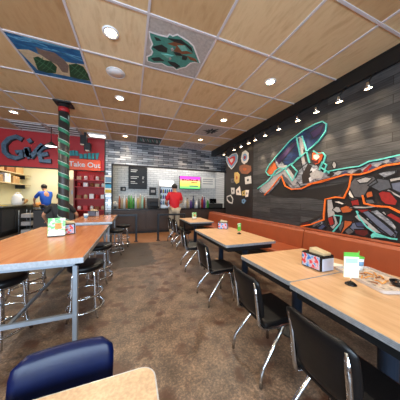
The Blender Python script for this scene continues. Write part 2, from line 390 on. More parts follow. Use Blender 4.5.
MURAL = [
 ('mural_shadow','mural_shadow_paint',[(4.248, 1.666), (3.51, 1.865), (3.052, 1.629), (2.321, 1.716), (2.058, 1.754), (2.126, 1.577), (2.399, 1.413), (2.88, 1.499), (3.363, 1.477), (3.806, 1.523)]),  # shadow under the surfer, drawn into the mural as a dark shape
 ('motorcycle_shadow','char',[(3.056, 0.874), (2.742, 1.033), (2.452, 1.192), (2.448, 1.462), (2.345, 1.5), (2.187, 1.482), (2.124, 1.658), (2.018, 1.857), (1.819, 1.86), (1.573, 1.927), (1.413, 1.973), (1.297, 1.992), (1.278, 0.841), (1.394, 0.846), (2.093, 0.871)]),
 ('surfboard','boardblue',[(4.11, 2.195), (4.011, 2.345), (3.69, 2.574), (3.318, 2.815), (2.946, 2.943), (2.671, 2.979), (2.526, 2.975), (2.447, 2.899), (2.463, 2.752), (2.601, 2.61), (2.795, 2.499), (3.166, 2.302), (3.455, 2.193), (3.748, 2.071), (4.005, 2.089)]),
 ('board_tail','rust',[(4.094, 2.193), (3.996, 2.37), (3.827, 2.457), (3.683, 2.257), (3.819, 2.09), (4.005, 2.1)]),
 ('surfer_shin','steel',[(4.412, 1.725), (3.963, 1.934), (3.75, 2.149), (3.514, 2.044), (3.608, 1.904), (3.922, 1.759), (4.177, 1.592), (4.366, 1.631)]),
 ('surfer_thigh','steeldark',[(3.75, 2.149), (3.615, 2.217), (3.411, 2.177), (3.12, 1.918), (3.155, 1.753), (3.324, 1.729), (3.512, 1.955), (3.612, 2.055)]),
 ('surfer_knee','steel',[(3.829, 2.526), (3.621, 2.484), (3.412, 2.216), (3.549, 2.172), (3.717, 2.263)]),
 ('surfer_torso','steel',[(3.173, 1.845), (3.055, 2.104), (2.859, 2.225), (2.633, 2.146), (2.495, 1.987), (2.371, 1.915), (2.37, 1.847), (2.647, 1.764), (3.074, 1.734)]),
 ('surfer_arm','steel',[(3.108, 2.845), (3.019, 2.849), (2.95, 2.632), (2.836, 2.242), (2.787, 2.121), (2.938, 2.044), (3.036, 2.411), (3.093, 2.67)]),
 ('surfer_hair','flame',[(2.748, 2.413), (2.682, 2.447), (2.626, 2.405), (2.527, 2.394), (2.494, 2.317), (2.532, 2.227), (2.592, 2.159), (2.676, 2.153), (2.754, 2.269)]),
 ('spray_band','steel',[(2.567, 1.937), (2.487, 1.978), (2.354, 1.961), (2.213, 1.972), (2.036, 1.982), (1.89, 1.981), (1.757, 2.042), (1.657, 2.042), (1.564, 2.049), (1.415, 2.065), (1.308, 2.074), (1.306, 1.989), (1.413, 1.981), (1.563, 1.972), (1.656, 1.945), (1.78, 1.901), (1.888, 1.882), (2.097, 1.908), (2.333, 1.862), (2.564, 1.83), (2.648, 1.825), (2.65, 1.926)]),
 ('surfer_thigh','steel',[(3.641, 2.175), (3.462, 2.228), (3.243, 1.99), (3.044, 1.791), (2.959, 1.645), (3.236, 1.674), (3.454, 1.896)]),
 ('surfer_highlight','palep',[(3.561, 2.144), (3.46, 2.17), (3.265, 1.937), (3.128, 1.778), (3.216, 1.765), (3.382, 1.929)]),
 ('surfer_shin','steel',[(4.404, 1.743), (3.922, 2.085), (3.642, 2.216), (3.484, 2.095), (3.634, 1.871), (4.001, 1.573), (4.194, 1.598)]),
 ('surfer_highlight','palep',[(4.198, 1.756), (3.86, 1.994), (3.639, 2.114), (3.585, 2.047), (3.772, 1.882), (4.035, 1.683)]),
 ('surfer_highlight','ribpale',[(2.928, 2.06), (2.778, 2.124), (2.653, 2.056), (2.633, 1.908), (2.772, 1.822), (2.924, 1.869)]),
 ('surfer_highlight','char',[(2.85, 2.016), (2.74, 2.052), (2.703, 1.965), (2.81, 1.893)]),
 ('surfer_highlight','cream',[(2.711, 2.359), (2.625, 2.373), (2.574, 2.298), (2.64, 2.247), (2.71, 2.294)]),
 ('surfer_highlight','redd',[(2.745, 2.284), (2.656, 2.234), (2.59, 2.27), (2.604, 2.177), (2.707, 2.178)]),
 ('board_streak','boardstreak',[(3.757, 2.46), (3.259, 2.737), (3.044, 2.803), (3.084, 2.726), (3.418, 2.492), (3.644, 2.337)]),
 ('board_streak','boardstreak',[(2.793, 2.845), (2.586, 2.919), (2.505, 2.905), (2.566, 2.755), (2.718, 2.705)]),
 ('surfer_highlight','palep',[(4.347, 1.786), (3.849, 1.998), (3.606, 2.245), (3.459, 2.135), (3.75, 1.849), (4.19, 1.626)]),
 ('surfer_highlight','palep',[(3.698, 2.305), (3.407, 2.269), (3.092, 1.864), (3.163, 1.787), (3.515, 2.076)]),
 ('surfer_highlight','steeldark',[(3.543, 2.057), (3.373, 1.952), (3.213, 1.77), (3.343, 1.799), (3.511, 1.921)]),
 ('surfer_highlight','char',[(2.978, 1.972), (2.83, 2.203), (2.727, 2.148), (2.825, 1.955), (2.78, 1.8), (2.952, 1.793)]),
 ('surfer_highlight','palep',[(2.784, 1.988), (2.646, 2.045), (2.479, 1.969), (2.53, 1.87), (2.741, 1.872)]),
 ('surfer_highlight','palep',[(3.053, 2.801), (2.973, 2.797), (2.922, 2.501), (2.874, 2.249), (2.961, 2.206), (3.011, 2.472)]),
 ('surfer_highlight','char',[(2.968, 2.58), (2.923, 2.51), (2.831, 2.241), (2.895, 2.253)]),
 ('spray_fleck','char',[(2.425, 1.911), (2.342, 1.961), (2.27, 1.935), (2.349, 1.869)]),
 ('spray_fleck','palep',[(2.293, 1.929), (2.216, 1.977), (2.148, 1.952), (2.222, 1.888)]),
 ('spray_fleck','bluep',[(2.184, 1.908), (2.112, 1.955), (2.048, 1.931), (2.117, 1.869)]),
 ('spray_fleck','palep',[(2.069, 1.926), (2.001, 1.97), (1.941, 1.947), (2.006, 1.887)]),
 ('spray_fleck','char',[(1.96, 1.912), (1.896, 1.955), (1.84, 1.933), (1.901, 1.875)]),
 ('spray_fleck','palep',[(1.87, 1.937), (1.81, 1.979), (1.757, 1.957), (1.815, 1.901)]),
 ('spray_fleck','bluep',[(1.786, 1.94), (1.729, 1.98), (1.678, 1.958), (1.733, 1.904)]),
 ('spray_fleck','palep',[(1.706, 1.984), (1.652, 2.023), (1.604, 2.001), (1.656, 1.948)]),
 ('spray_fleck','char',[(1.651, 1.961), (1.599, 2.0), (1.552, 1.978), (1.602, 1.927)]),
 ('spray_fleck','palep',[(1.599, 2.02), (1.548, 2.057), (1.504, 2.035), (1.552, 1.985)]),
 ('spray_fleck','bluep',[(1.528, 2.027), (1.48, 2.062), (1.437, 2.041), (1.484, 1.993)]),
 ('spray_fleck','palep',[(1.47, 2.061), (1.424, 2.095), (1.383, 2.074), (1.428, 2.027)]),
 ('spray_fleck','redp',[(1.847, 1.919), (1.743, 2.015), (1.725, 1.981), (1.806, 1.892)]),
 ('spray_bubble','palep',[(2.331, 2.096), (2.31, 2.155), (2.275, 2.149), (2.246, 2.085), (2.265, 2.023), (2.308, 2.029)]),
 ('bike_column','palep',[(2.409, 1.453), (2.315, 1.454), (2.245, 1.159), (2.196, 1.023), (2.283, 0.901), (2.377, 0.971), (2.405, 1.239)]),
 ('bike_badge','redp',[(2.351, 1.082), (2.292, 1.127), (2.264, 1.042), (2.303, 0.967), (2.339, 0.99)]),
 ('bike_blade','palep',[(2.308, 1.259), (2.243, 1.332), (2.154, 1.314), (1.935, 1.353), (1.934, 1.328), (2.141, 1.238), (2.22, 1.211)]),
 ('bike_fin','cream',[(2.298, 1.412), (2.194, 1.434), (2.09, 1.383), (2.143, 1.36)]),
 ('bike_cowl','palep',[(2.016, 1.758), (1.939, 1.775), (1.768, 1.826), (1.744, 1.78), (1.816, 1.72), (1.887, 1.662), (2.002, 1.668)]),
 ('bike_cowl_patch','redp',[(2.011, 1.733), (1.901, 1.749), (1.913, 1.698), (1.999, 1.691)]),
 ('headlight_ring','greyp',[(2.066, 1.556), (2.046, 1.64), (1.975, 1.66), (1.911, 1.623), (1.885, 1.547), (1.913, 1.467), (1.984, 1.442), (2.043, 1.477)]),
 ('headlight','cream',[(2.05, 1.556), (2.032, 1.615), (1.975, 1.634), (1.926, 1.603), (1.91, 1.547), (1.934, 1.49), (1.98, 1.475), (2.028, 1.502)]),
 ('bellows','redp',[(2.01, 1.436), (1.896, 1.467), (1.87, 1.367), (1.718, 1.292), (1.717, 1.237), (1.831, 1.228), (1.982, 1.342)]),
 ('bike_frame','palep',[(1.632, 1.87), (1.601, 1.866), (1.555, 1.757), (1.41, 1.783), (1.292, 1.798), (1.291, 1.74), (1.409, 1.729), (1.535, 1.705), (1.508, 1.609), (1.406, 1.532), (1.286, 1.472), (1.285, 1.426), (1.405, 1.483), (1.536, 1.572), (1.589, 1.755)]),
 ('bike_window','windowp',[(1.525, 1.694), (1.409, 1.715), (1.29, 1.733), (1.286, 1.496), (1.406, 1.556), (1.499, 1.616)]),
 ('bike_tank','redp',[(1.641, 1.554), (1.596, 1.595), (1.498, 1.571), (1.418, 1.447), (1.439, 1.377), (1.553, 1.388), (1.604, 1.443)]),
 ('bike_nut','rust',[(1.804, 1.579), (1.712, 1.593), (1.695, 1.506), (1.78, 1.479)]),
 ('bike_plate','greyp',[(1.8, 1.454), (1.699, 1.469), (1.672, 1.402), (1.775, 1.379)]),
 ('exhaust_pipe','pipeblue',[(1.788, 1.177), (1.719, 1.217), (1.63, 1.175), (1.509, 1.112), (1.404, 1.011), (1.434, 0.917), (1.539, 0.943), (1.663, 1.023), (1.775, 1.107)]),
 ('pipe_band','palep',[(1.784, 1.182), (1.719, 1.212), (1.707, 1.176), (1.759, 1.109), (1.783, 1.123)]),
 ('pipe_band','palep',[(1.699, 1.133), (1.626, 1.135), (1.593, 1.099), (1.631, 1.039), (1.686, 1.063)]),
 ('pipe_band','steel',[(1.613, 1.024), (1.572, 1.075), (1.43, 0.981), (1.448, 0.94)]),
 ('bike_fairing','redp',[(1.544, 1.233), (1.487, 1.277), (1.4, 1.225), (1.326, 1.188), (1.324, 1.087), (1.399, 1.127), (1.486, 1.191)]),
 ('bike_fairing_light','palep',[(1.628, 1.266), (1.562, 1.293), (1.528, 1.241), (1.561, 1.222), (1.613, 1.244)]),
 ('bike_plate','greyp',[(2.05, 1.699), (1.958, 1.814), (1.82, 1.844), (1.686, 1.815), (1.647, 1.722), (1.74, 1.659), (1.825, 1.483), (1.952, 1.498)]),
 ('bike_plate','steeldark',[(1.769, 1.682), (1.648, 1.784), (1.513, 1.745), (1.482, 1.626), (1.623, 1.579)]),
 ('bike_plate','palep',[(1.925, 1.781), (1.801, 1.82), (1.714, 1.79), (1.77, 1.725), (1.879, 1.718)]),
 ('bike_plate','steel',[(1.649, 1.852), (1.545, 1.879), (1.448, 1.879), (1.448, 1.828), (1.564, 1.776)]),
 ('bike_plate','pipeblue',[(2.045, 1.018), (1.912, 1.096), (1.757, 0.974), (1.803, 0.894), (1.941, 0.897)]),
 ('bike_plate','redp',[(2.392, 1.097), (2.294, 1.149), (2.26, 1.004), (2.34, 0.959)]),
 ('bike_plate','steel',[(2.713, 0.997), (2.552, 1.088), (2.46, 0.994), (2.585, 0.905)]),
 ('bike_plate','greyp',[(2.213, 0.994), (2.11, 1.088), (2.051, 0.97), (2.15, 0.859)]),
 ('bike_plate','rust',[(2.173, 1.305), (2.072, 1.358), (1.949, 1.317), (2.001, 1.238), (2.127, 1.213)]),
 ('bike_cable','palep',[(2.029, 1.313), (1.949, 1.355), (1.793, 1.355), (1.651, 1.375), (1.651, 1.341), (1.792, 1.312), (1.935, 1.303)]),
 ('exhaust_pipe','palep',[(1.946, 1.167), (1.883, 1.233), (1.759, 1.129), (1.58, 0.963), (1.622, 0.915), (1.787, 1.026)]),
 ('exhaust_pipe','pipeblue',[(1.833, 1.251), (1.751, 1.286), (1.532, 1.091), (1.433, 0.99), (1.48, 0.93), (1.646, 1.061)]),
 ('exhaust_pipe','steel',[(1.727, 1.273), (1.639, 1.307), (1.464, 1.152), (1.416, 1.069), (1.443, 1.027), (1.563, 1.139)]),
 ('rubble','greyp',[(2.117, 0.932), (2.019, 0.992), (1.937, 0.916), (2.025, 0.849)]),
 ('rubble','bluep',[(1.934, 1.08), (1.839, 1.104), (1.758, 1.055), (1.777, 1.021), (1.9, 1.01)]),
 ('rubble','rust',[(2.093, 1.098), (1.962, 1.094), (1.988, 1.022), (2.067, 0.94), (2.12, 0.857), (2.15, 0.865), (2.103, 0.992)]),
 ('rubble','redd',[(1.942, 0.961), (1.757, 0.991), (1.737, 0.929), (1.794, 0.865), (1.919, 0.882)]),
 ('rubble','greyp',[(2.758, 0.954), (2.596, 1.054), (2.502, 0.997), (2.656, 0.876)]),
 ('rubble','redd',[(2.992, 0.9), (2.81, 0.988), (2.674, 0.929), (2.808, 0.871)]),
 ('rubble','bluep',[(2.577, 0.888), (2.472, 0.981), (2.413, 0.937), (2.5, 0.851)]),
 ('wave_curl','teal',[(1.727, 0.907), (1.69, 0.96), (1.608, 0.952), (1.506, 0.928), (1.522, 0.892), (1.661, 0.879), (1.707, 0.853)]),
]
MURAL_ORANGE = [[(4.152, 1.558), (3.921, 1.716), (3.61, 1.995), (3.546, 2.023), (3.427, 1.768), (3.236, 1.678), (2.97, 1.685), (2.735, 1.77), (2.523, 1.795), (2.369, 1.832)],
 [(2.826, 1.768), (2.564, 1.806), (2.333, 1.843), (2.096, 1.89), (1.887, 1.866), (1.78, 1.885), (1.655, 1.93), (1.563, 1.961), (1.413, 1.964), (1.306, 1.981)],
 [(2.003, 1.873), (2.03, 1.671), (2.114, 1.482), (2.255, 1.496), (2.438, 1.458), (2.463, 1.172), (2.461, 1.063), (2.718, 0.935), (2.978, 0.854)],
 [(1.836, 1.529), (1.81, 1.398), (1.675, 1.362), (1.513, 1.356), (1.401, 1.289), (1.282, 1.228)]]
MURAL_TEAL = [[(4.11, 2.195), (4.011, 2.345), (3.69, 2.574), (3.318, 2.815), (2.946, 2.943), (2.671, 2.979), (2.526, 2.975), (2.447, 2.899), (2.463, 2.752), (2.601, 2.61), (2.795, 2.499), (3.166, 2.302), (3.455, 2.193), (3.748, 2.071), (4.005, 2.089), (4.11, 2.195)],
 [(3.118, 2.848), (3.066, 2.618), (3.01, 2.384), (3.061, 2.385), (3.248, 2.247), (3.081, 2.062)],
 [(2.984, 2.838), (2.89, 2.573), (2.789, 2.213)],
 [(2.569, 2.036), (2.511, 2.184), (2.431, 2.112), (2.479, 1.977), (2.23, 1.996), (2.036, 2.003), (1.89, 2.0), (1.757, 2.058), (1.658, 2.058), (1.565, 2.066), (1.415, 2.081), (1.308, 2.09)],
 [(4.458, 1.751), (3.979, 1.957), (3.764, 2.176), (3.615, 2.232), (3.436, 2.191), (3.212, 1.871), (3.081, 2.085)],
 [(2.704, 2.444), (2.596, 2.358), (2.514, 2.368), (2.454, 2.289), (2.483, 2.191), (2.561, 2.094), (2.372, 1.952)],
 [(1.915, 1.273), (1.871, 1.161), (1.758, 1.019), (1.644, 0.946), (1.489, 0.905), (1.418, 0.908)],
 [(2.266, 1.166), (2.151, 1.163), (2.161, 1.028), (2.287, 0.859)]]
GIVE = [[[(-3.373, 3.305), (-3.527, 3.384), (-3.708, 3.293), (-3.833, 3.094), (-3.818, 2.856), (-3.707, 2.731), (-3.526, 2.679), (-3.403, 2.739), (-3.404, 2.922), (-3.545, 2.873)]], [[(-3.264, 3.06), (-3.236, 2.939), (-3.255, 2.738)], [(-3.225, 3.253), (-3.13, 3.325)]], [[(-3.295, 3.017), (-3.16, 2.701)], [(-3.16, 2.721), (-2.996, 2.978), (-2.834, 3.208)]], [[(-2.646, 3.178), (-2.833, 3.107), (-2.927, 2.97), (-2.873, 2.645), (-2.594, 2.657)], [(-2.853, 2.85), (-2.679, 2.908)]]]
TEALSIGN = [[(-2.076, 3.066), (-2.003, 3.094), (-1.995, 2.911), (-2.075, 2.903)], [(-1.989, 3.087), (-1.92, 3.111), (-1.912, 2.918), (-1.982, 2.912)], [(-1.899, 3.105), (-1.814, 3.088), (-1.785, 2.926), (-1.891, 2.916)], [(-1.768, 3.002), (-1.671, 2.995), (-1.649, 2.847), (-1.756, 2.821)], [(-1.635, 3.007), (-1.541, 3.032), (-1.519, 2.85), (-1.627, 2.832)], [(-1.505, 3.044), (-1.41, 3.062), (-1.394, 2.836), (-1.497, 2.835)], [(-1.38, 3.057), (-1.276, 3.075), (-1.298, 2.946), (-1.282, 2.837), (-1.372, 2.829)], [(-1.261, 3.068), (-1.137, 3.089), (-1.185, 2.845), (-1.237, 2.841)]]
CAT = [(0.208, 2.513), (0.315, 2.518), (0.443, 2.505), (0.463, 2.453), (0.507, 2.467), (0.558, 2.423), (0.635, 2.442), (0.728, 2.469), (0.811, 2.518), (0.876, 2.608), (1.005, 2.783), (0.925, 2.787), (0.864, 2.832), (0.822, 2.946), (0.748, 3.001), (0.698, 3.059), (0.637, 3.019), (0.542, 3.038), (0.438, 3.0), (0.326, 3.045), (0.232, 3.037), (0.221, 2.959), (0.276, 2.899), (0.29, 2.823), (0.255, 2.764), (0.275, 2.687), (0.23, 2.588)]
CAT_MARKS = [('catdark',[(0.27, 2.553), (0.34, 2.557), (0.375, 2.587), (0.306, 2.609)]),
('catdark',[(0.259, 2.734), (0.384, 2.644), (0.475, 2.678), (0.479, 2.763), (0.361, 2.78)]),
('rustp',[(0.46, 2.601), (0.551, 2.526), (0.654, 2.511), (0.753, 2.626), (0.849, 2.633), (0.706, 2.705), (0.568, 2.699), (0.59, 2.604)]),
('teal2',[(0.594, 2.575), (0.684, 2.54), (0.76, 2.609), (0.681, 2.654)]),
('catdark',[(0.444, 2.509), (0.62, 2.465), (0.795, 2.538), (0.845, 2.62), (0.703, 2.532), (0.531, 2.533)]),
('catdark',[(0.71, 2.719), (0.792, 2.718), (0.792, 2.799), (0.722, 2.81)]),
('catdark',[(0.27, 2.956), (0.387, 2.893), (0.476, 2.941), (0.321, 3.002)]),
('catdark',[(0.52, 2.923), (0.638, 2.911), (0.737, 2.961), (0.689, 3.024), (0.581, 2.986)]),
('rustp',[(0.778, 2.708), (0.914, 2.718), (0.97, 2.77), (0.843, 2.763)]),
('palep',[(0.519, 2.66), (0.545, 2.639), (0.567, 2.676), (0.543, 2.709)]),
('palep',[(0.525, 2.846), (0.548, 2.823), (0.57, 2.86), (0.547, 2.889)]),
('catdark',[(0.57, 2.713), (0.667, 2.69), (0.714, 2.733), (0.615, 2.756)]),
('teal2',[(0.408, 2.807), (0.495, 2.788), (0.586, 2.783), (0.509, 2.861)])]
BEACH = [('sand',[(-1.657, 3.516), (-1.442, 3.464), (-1.348, 3.514), (-1.232, 3.518), (-1.086, 3.538), (-0.928, 3.548), (-0.727, 3.508), (-0.716, 3.962), (-1.518, 3.958)]),
('turtle',[(-1.317, 3.361), (-1.266, 3.386), (-1.1, 3.391), (-1.014, 3.51), (-0.985, 3.639), (-1.061, 3.854), (-1.14, 3.853), (-1.161, 3.679), (-1.27, 3.585), (-1.337, 3.485)]),
('leafgreen',[(-1.453, 3.63), (-1.371, 3.573), (-1.317, 3.63), (-1.221, 3.619), (-1.182, 3.746), (-1.257, 3.932), (-1.395, 3.986), (-1.518, 3.958), (-1.48, 3.777)]),
('leafgreen',[(-0.977, 3.606), (-0.859, 3.531), (-0.766, 3.564), (-0.715, 3.75), (-0.732, 3.946), (-0.928, 3.973), (-1.051, 3.951)]),
('wavewhite',[(-1.462, 3.153), (-1.311, 3.21), (-1.065, 3.196), (-0.837, 3.194), (-0.843, 3.22), (-1.092, 3.237), (-1.34, 3.249)])]
BEACH_SLITS = [[(-1.396, 3.69), (-1.308, 3.57)], [(-1.396, 3.69), (-1.49, 3.806)], [(-1.365, 3.73), (-1.282, 3.609)], [(-1.365, 3.73), (-1.46, 3.848)], [(-1.333, 3.771), (-1.254, 3.649)], [(-1.333, 3.771), (-1.429, 3.893)], [(-1.3, 3.813), (-1.226, 3.69)], [(-1.3, 3.813), (-1.396, 3.938)], [(-0.91, 3.668), (-0.831, 3.543)], [(-0.91, 3.668), (-0.995, 3.789)], [(-0.876, 3.722), (-0.803, 3.595)], [(-0.876, 3.722), (-0.963, 3.847)], [(-0.842, 3.778), (-0.773, 3.649)], [(-0.842, 3.778), (-0.929, 3.907)], [(-0.806, 3.836), (-0.743, 3.705)], [(-0.806, 3.836), (-0.894, 3.969)]]
BEACH_VEINS = [[(-1.437, 3.63), (-1.348, 3.759), (-1.249, 3.915)], [(-0.964, 3.584), (-0.857, 3.741), (-0.738, 3.933)]]
BEACH_WAVES = [[(-1.584, 3.258), (-1.449, 3.292), (-1.281, 3.268)], [(-1.229, 3.348), (-1.028, 3.348), (-0.753, 3.355)], [(-1.511, 3.26), (-1.352, 3.246), (-1.155, 3.297)], [(-1.107, 3.323), (-0.912, 3.367), (-0.737, 3.428)]]
DECALS = [('shield',[(6.441, 3.118), (6.224, 3.015), (5.948, 3.087), (5.639, 3.056), (5.558, 2.933), (5.601, 2.758), (5.829, 2.608), (5.976, 2.547), (6.181, 2.691), (6.362, 2.896)]),
('crest',[(5.331, 2.81), (5.265, 2.998), (5.094, 3.017), (4.944, 2.9), (4.924, 2.729), (5.002, 2.639), (5.168, 2.604), (5.292, 2.691)]),
('map',[(5.435, 2.572), (5.167, 2.589), (4.801, 2.471), (4.774, 2.304), (4.992, 2.236), (5.291, 2.297), (5.45, 2.446)]),
('trophy',[(5.771, 2.382), (5.572, 2.384), (5.427, 2.262), (5.467, 2.007), (5.629, 1.966), (5.763, 2.083)]),
('emblem',[(5.114, 2.152), (4.793, 2.166), (4.765, 1.931), (5.083, 1.919)]),
('scribble',[(6.032, 2.19), (5.766, 2.181), (5.762, 2.029), (5.984, 2.035)]),
('skull',[(6.001, 1.851), (5.757, 1.839), (5.751, 1.622), (5.951, 1.609)]),
('bell',[(5.654, 1.754), (5.417, 1.874), (5.317, 1.563), (5.619, 1.582)]),
('knot',[(5.275, 1.689), (5.078, 1.732), (5.057, 1.561), (5.245, 1.537)]),
('glove',[(5.061, 1.732), (4.883, 1.725), (4.933, 1.512), (5.072, 1.497)]),
('ring',[(6.3, 1.515), (6.015, 1.57), (5.86, 1.431), (5.899, 1.276), (6.12, 1.303), (6.285, 1.398)]),
('star',[(5.268, 1.411), (5.138, 1.448), (5.036, 1.38), (5.151, 1.279), (5.266, 1.31)])]

# ------------------------------------------------------------------ the setting
BX, BY = -5.6, 7.8
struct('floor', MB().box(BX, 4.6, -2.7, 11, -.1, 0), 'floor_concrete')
struct('ceiling', MB().box(BX, 4.6, -2.7, 7.9, CZ, CZ+.1), 'ceiling_wood')
gb = MB()
x = TX0 - 6*TS
while x < 3.5:
    gb.box(x-.014, x+.014, -2.7, BY, CZ-.012, CZ+.002); x += TS
y = TY0 - 3*TSY
while y < BY:
    gb.box(BX, 3.5, y-.014, y+.014, CZ-.0125, CZ+.0015); y += TSY
struct('ceiling_grid', gb, 'grid_white')
struct('trim_1', MB().box(3.46, 3.62, -2.7, BY, 3.385, CZ-.001).box(3.452, 3.462, -2.7, BY, CZ-.03, CZ-.001), 'black_paint')
struct('wall_right', MB().box(3.5, 3.6, -2.7, 4.7, 0, CZ), 'plank_wood')
struct('wall_right_dark', MB().box(3.495, 3.6, 4.7, 6.42, 0, CZ).box(3.6, 4.45, 6.32, 6.42, 0, CZ).box(4.4, 4.5, 6.42, BY, 0, CZ), 'wall_dark')
struct('wall_left', MB().box(BX-.1, BX, -2.7, 11, 0, CZ), 'wall_plaster')
# front wall behind the camera with two shop windows and a glazed door
wf = MB()
for a, b in ((BX, -5.2), (-2.6, -2.0), (.9, 4.6)): wf.box(a, b, -2.75, -2.65, 0, CZ)
for a, b in ((-5.2, -2.6), (-2.0, .9)): wf.box(a, b, -2.75, -2.65, 0, .75); wf.box(a, b, -2.75, -2.65, 2.75, CZ)
struct('wall_front', wf, 'wall_plaster')
k = NT('clear_glass'); k.t.nodes.remove(k.b)
tr = k.n('ShaderNodeBsdfTransparent'); gl = k.n('ShaderNodeBsdfGlossy'); gl.inputs['Roughness'].default_value = .02
mxs = k.n('ShaderNodeMixShader'); mxs.inputs[0].default_value = .06
k.l(tr.outputs[0], mxs.inputs[1]); k.l(gl.outputs[0], mxs.inputs[2]); k.l(mxs.outputs[0], k.t.nodes['Material Output'].inputs[0])
for i, (a, b) in enumerate(((-5.2, -2.6), (-2.0, .9))):
    m = MB()
    for q in (a, (a+b)/2-.025, b-.05): m.box(q, q+.05, -2.74, -2.66, .75, 2.75)
    m.box(a, b, -2.74, -2.66, .75, .8).box(a, b, -2.74, -2.66, 2.7, 2.75)
    w = struct('window_%d' % (i+1), m, 'dark_steel')
    MB().box(a+.04, b-.04, -2.705, -2.695, .79, 2.71).build('pane', 'clear_glass', w)
# rear wall: red header over the kitchen opening, strip-tiled front over the servery opening
struct('wall_back_red', MB().box(BX, -.93, BY, BY+.1, 2.43, CZ), 'red_wall')
struct('wall_back', MB().box(-.93, 4.5, BY, BY+.1, 2.71, CZ).box(-.93, -.69, BY, BY+.1, 0, 2.71).box(4.24, 4.5, BY, BY+.1, 0, 2.71), 'strip_tile')
struct('trim_2', MB().box(-.71, 4.26, BY-.03, BY+.12, 2.69, 2.74).box(-.72, -.67, BY-.03, BY+.12, 0, 2.74).box(-.96, -.925, BY-.02, BY+.1, 0, CZ)
       .box(BX, -.93, BY-.015, BY+.1, 2.40, 2.435).box(4.22, 4.27, BY-.03, BY+.12, 0, 2.74), 'charcoal')
# kitchen and servery rooms behind
struct('wall_kitchen', MB().box(BX, -.9, 10.8, 10.9, 0, 3.3).box(-4.85, -4.75, BY+.1, 10.8, 0, 3.3).box(-.93, -.86, BY+.1, 10.8, 0, 3.3), 'cream_wall')
struct('ceiling_kitchen', MB().box(BX, 4.6, BY+.1, 11, 3.3, 3.4), 'white_paint')
struct('wall_servery', MB().box(-.86, 4.55, 9.4, 9.5, 0, 3.3).box(4.45, 4.55, BY+.1, 9.4, 0, 3.3), 'white_tile')

# ------------------------------------------------------------------ ceiling furniture
def mark_lamp(name, typ, loc, energy, col, size=.15, target=None, spot=None, blend=.5, sx=None):
    l = bpy.data.lights.new(name, typ); l.energy = energy; l.color = col
    if typ == 'AREA':
        l.size = size
        if sx: l.shape = 'RECTANGLE'; l.size_y = sx
        else: l.shape = 'DISK'
    if typ == 'SPOT': l.spot_size = spot; l.spot_blend = blend; l.shadow_soft_size = size
    o = bpy.data.objects.new(name, l); COL.objects.link(o); o.location = loc
    if target is not None:
        o.rotation_euler = (Vector(target)-Vector(loc)).to_track_quat('-Z', 'Y').to_euler()
    return o
WARM = (1, .84, .64)
dl = [(-.27, 2.71, 'recessed ceiling downlight between beach panel and wolf panel'),
      (-.25, 4.41, 'recessed ceiling downlight straight behind the round white speaker'),
      (2.40, 2.75, 'recessed ceiling downlight above the banquette tables, brightest on right side'),
      (2.39, 4.56, 'recessed ceiling downlight just in front of the palm panel'),
      (-2.87, 6.18, 'recessed ceiling downlight over the letter sign, left of the striped pillar'),
      (2.40, 6.40, 'recessed ceiling downlight between palm panel and speckled panel'),
      (-.22, 7.06, 'recessed ceiling downlight close to the strip-tiled wall'),
      (-2.87, 2.71, None), (-2.87, 4.41, None), (-.27, .9, None), (2.4, .9, None), (-2.87, .9, None)]
first = None
for x, y, lab in dl:
    mark_lamp('downlight_lamp', 'SPOT', (x, y, CZ-.03), 105, WARM, .07, (x, y, 0), 2.5, .7)
    if not lab: continue
    if first is None:
        first = thing('ceiling_downlight', lab, 'ceiling light', (x, y, CZ), 0, 'recessed downlights')
        MB().lathe([(.072, -.004), (.075, -.016), (.098, -.016), (.104, -.004), (.104, 0), (.072, 0)], n=24).build('trim_ring', 'white_paint', first)
        MB().lathe([(0, -.004), (.072, -.004), (.072, -.001), (0, -.001)], n=24).build('lamp', 'bulb', first)
    else: dup(first, (x, y, CZ), 0, lab)
t = thing('ceiling_speaker', 'round white speaker grille set in the ceiling', 'speaker', (-.27, 3.55, CZ))
MB().lathe([(.135, 0), (.14, -.012), (.15, -.012), (.155, 0)], n=28).build('rim', 'white_paint', t)
MB().lathe([(0, -.012), (.136, -.010), (.136, -.001), (0, -.001)], n=28).build('grille', 'white_paint', t)

def cell(i, j): return TX0+i*TS+.016, TX0+(i+1)*TS-.016, TY0+j*TSY+.016, TY0+(j+1)*TSY-.016
ZP = CZ-.007
def panel(name, i, j, m, label, cat='ceiling panel'):
    a, b, c, d = cell(i, j)
    t = thing(name, label, cat, (0, 0, 0), 0, 'painted ceiling panels')
    MB().box(a, b, c, d, ZP, CZ-.0005).build('board', m, t)
    return t
t = panel('painted_panel', -2, 3, 'ocean', 'painted ceiling panel of blue sea, sand and green leaves')
def clip(p, i, j):
    a, b, c, d = cell(i, j); return [(min(max(q[0], a), b), min(max(q[1], c), d)) for q in p]
for n, (m, p) in enumerate(BEACH):
    MB().prism(clip(p, -2, 3), XY, ZP-.001-.0007*n, ZP+.001).build({'sand':'painted_sand','turtle':'painted_turtle','leafgreen':'painted_leaf','wavewhite':'painted_wave'}[m], m, t)
for n, q in enumerate(BEACH_WAVES): MB().ribbon(clip(q, -2, 3), .02, XY, ZP-.0016, ZP+.001).build('painted_wave', 'wavewhite', t)
for q in BEACH_SLITS: MB().ribbon(clip(q, -2, 3), .009, XY, ZP-.0052, ZP+.001).build('leaf_vein', 'veingreen', t)
for q in BEACH_VEINS: MB().ribbon(clip(q, -2, 3), .012, XY, ZP-.0056, ZP+.001).build('leaf_vein', 'veingreen', t)
t = panel('painted_panel', 0, 2, 'tilegrey', 'grey ceiling panel with teal snarling wolf head cutout')
o = MB().ribbon(CAT+[CAT[0]], .045, XY, ZP-.002, ZP+.001).build('white_outline', 'white_paint', t)
MB().prism(CAT, XY, ZP-.0025, ZP+.001).build('animal_head', 'catteal', t)
for n, (m, p) in enumerate(CAT_MARKS):
    MB().prism(p, XY, ZP-.0035-.0005*n, ZP+.001).build('painted_mark', m, t)
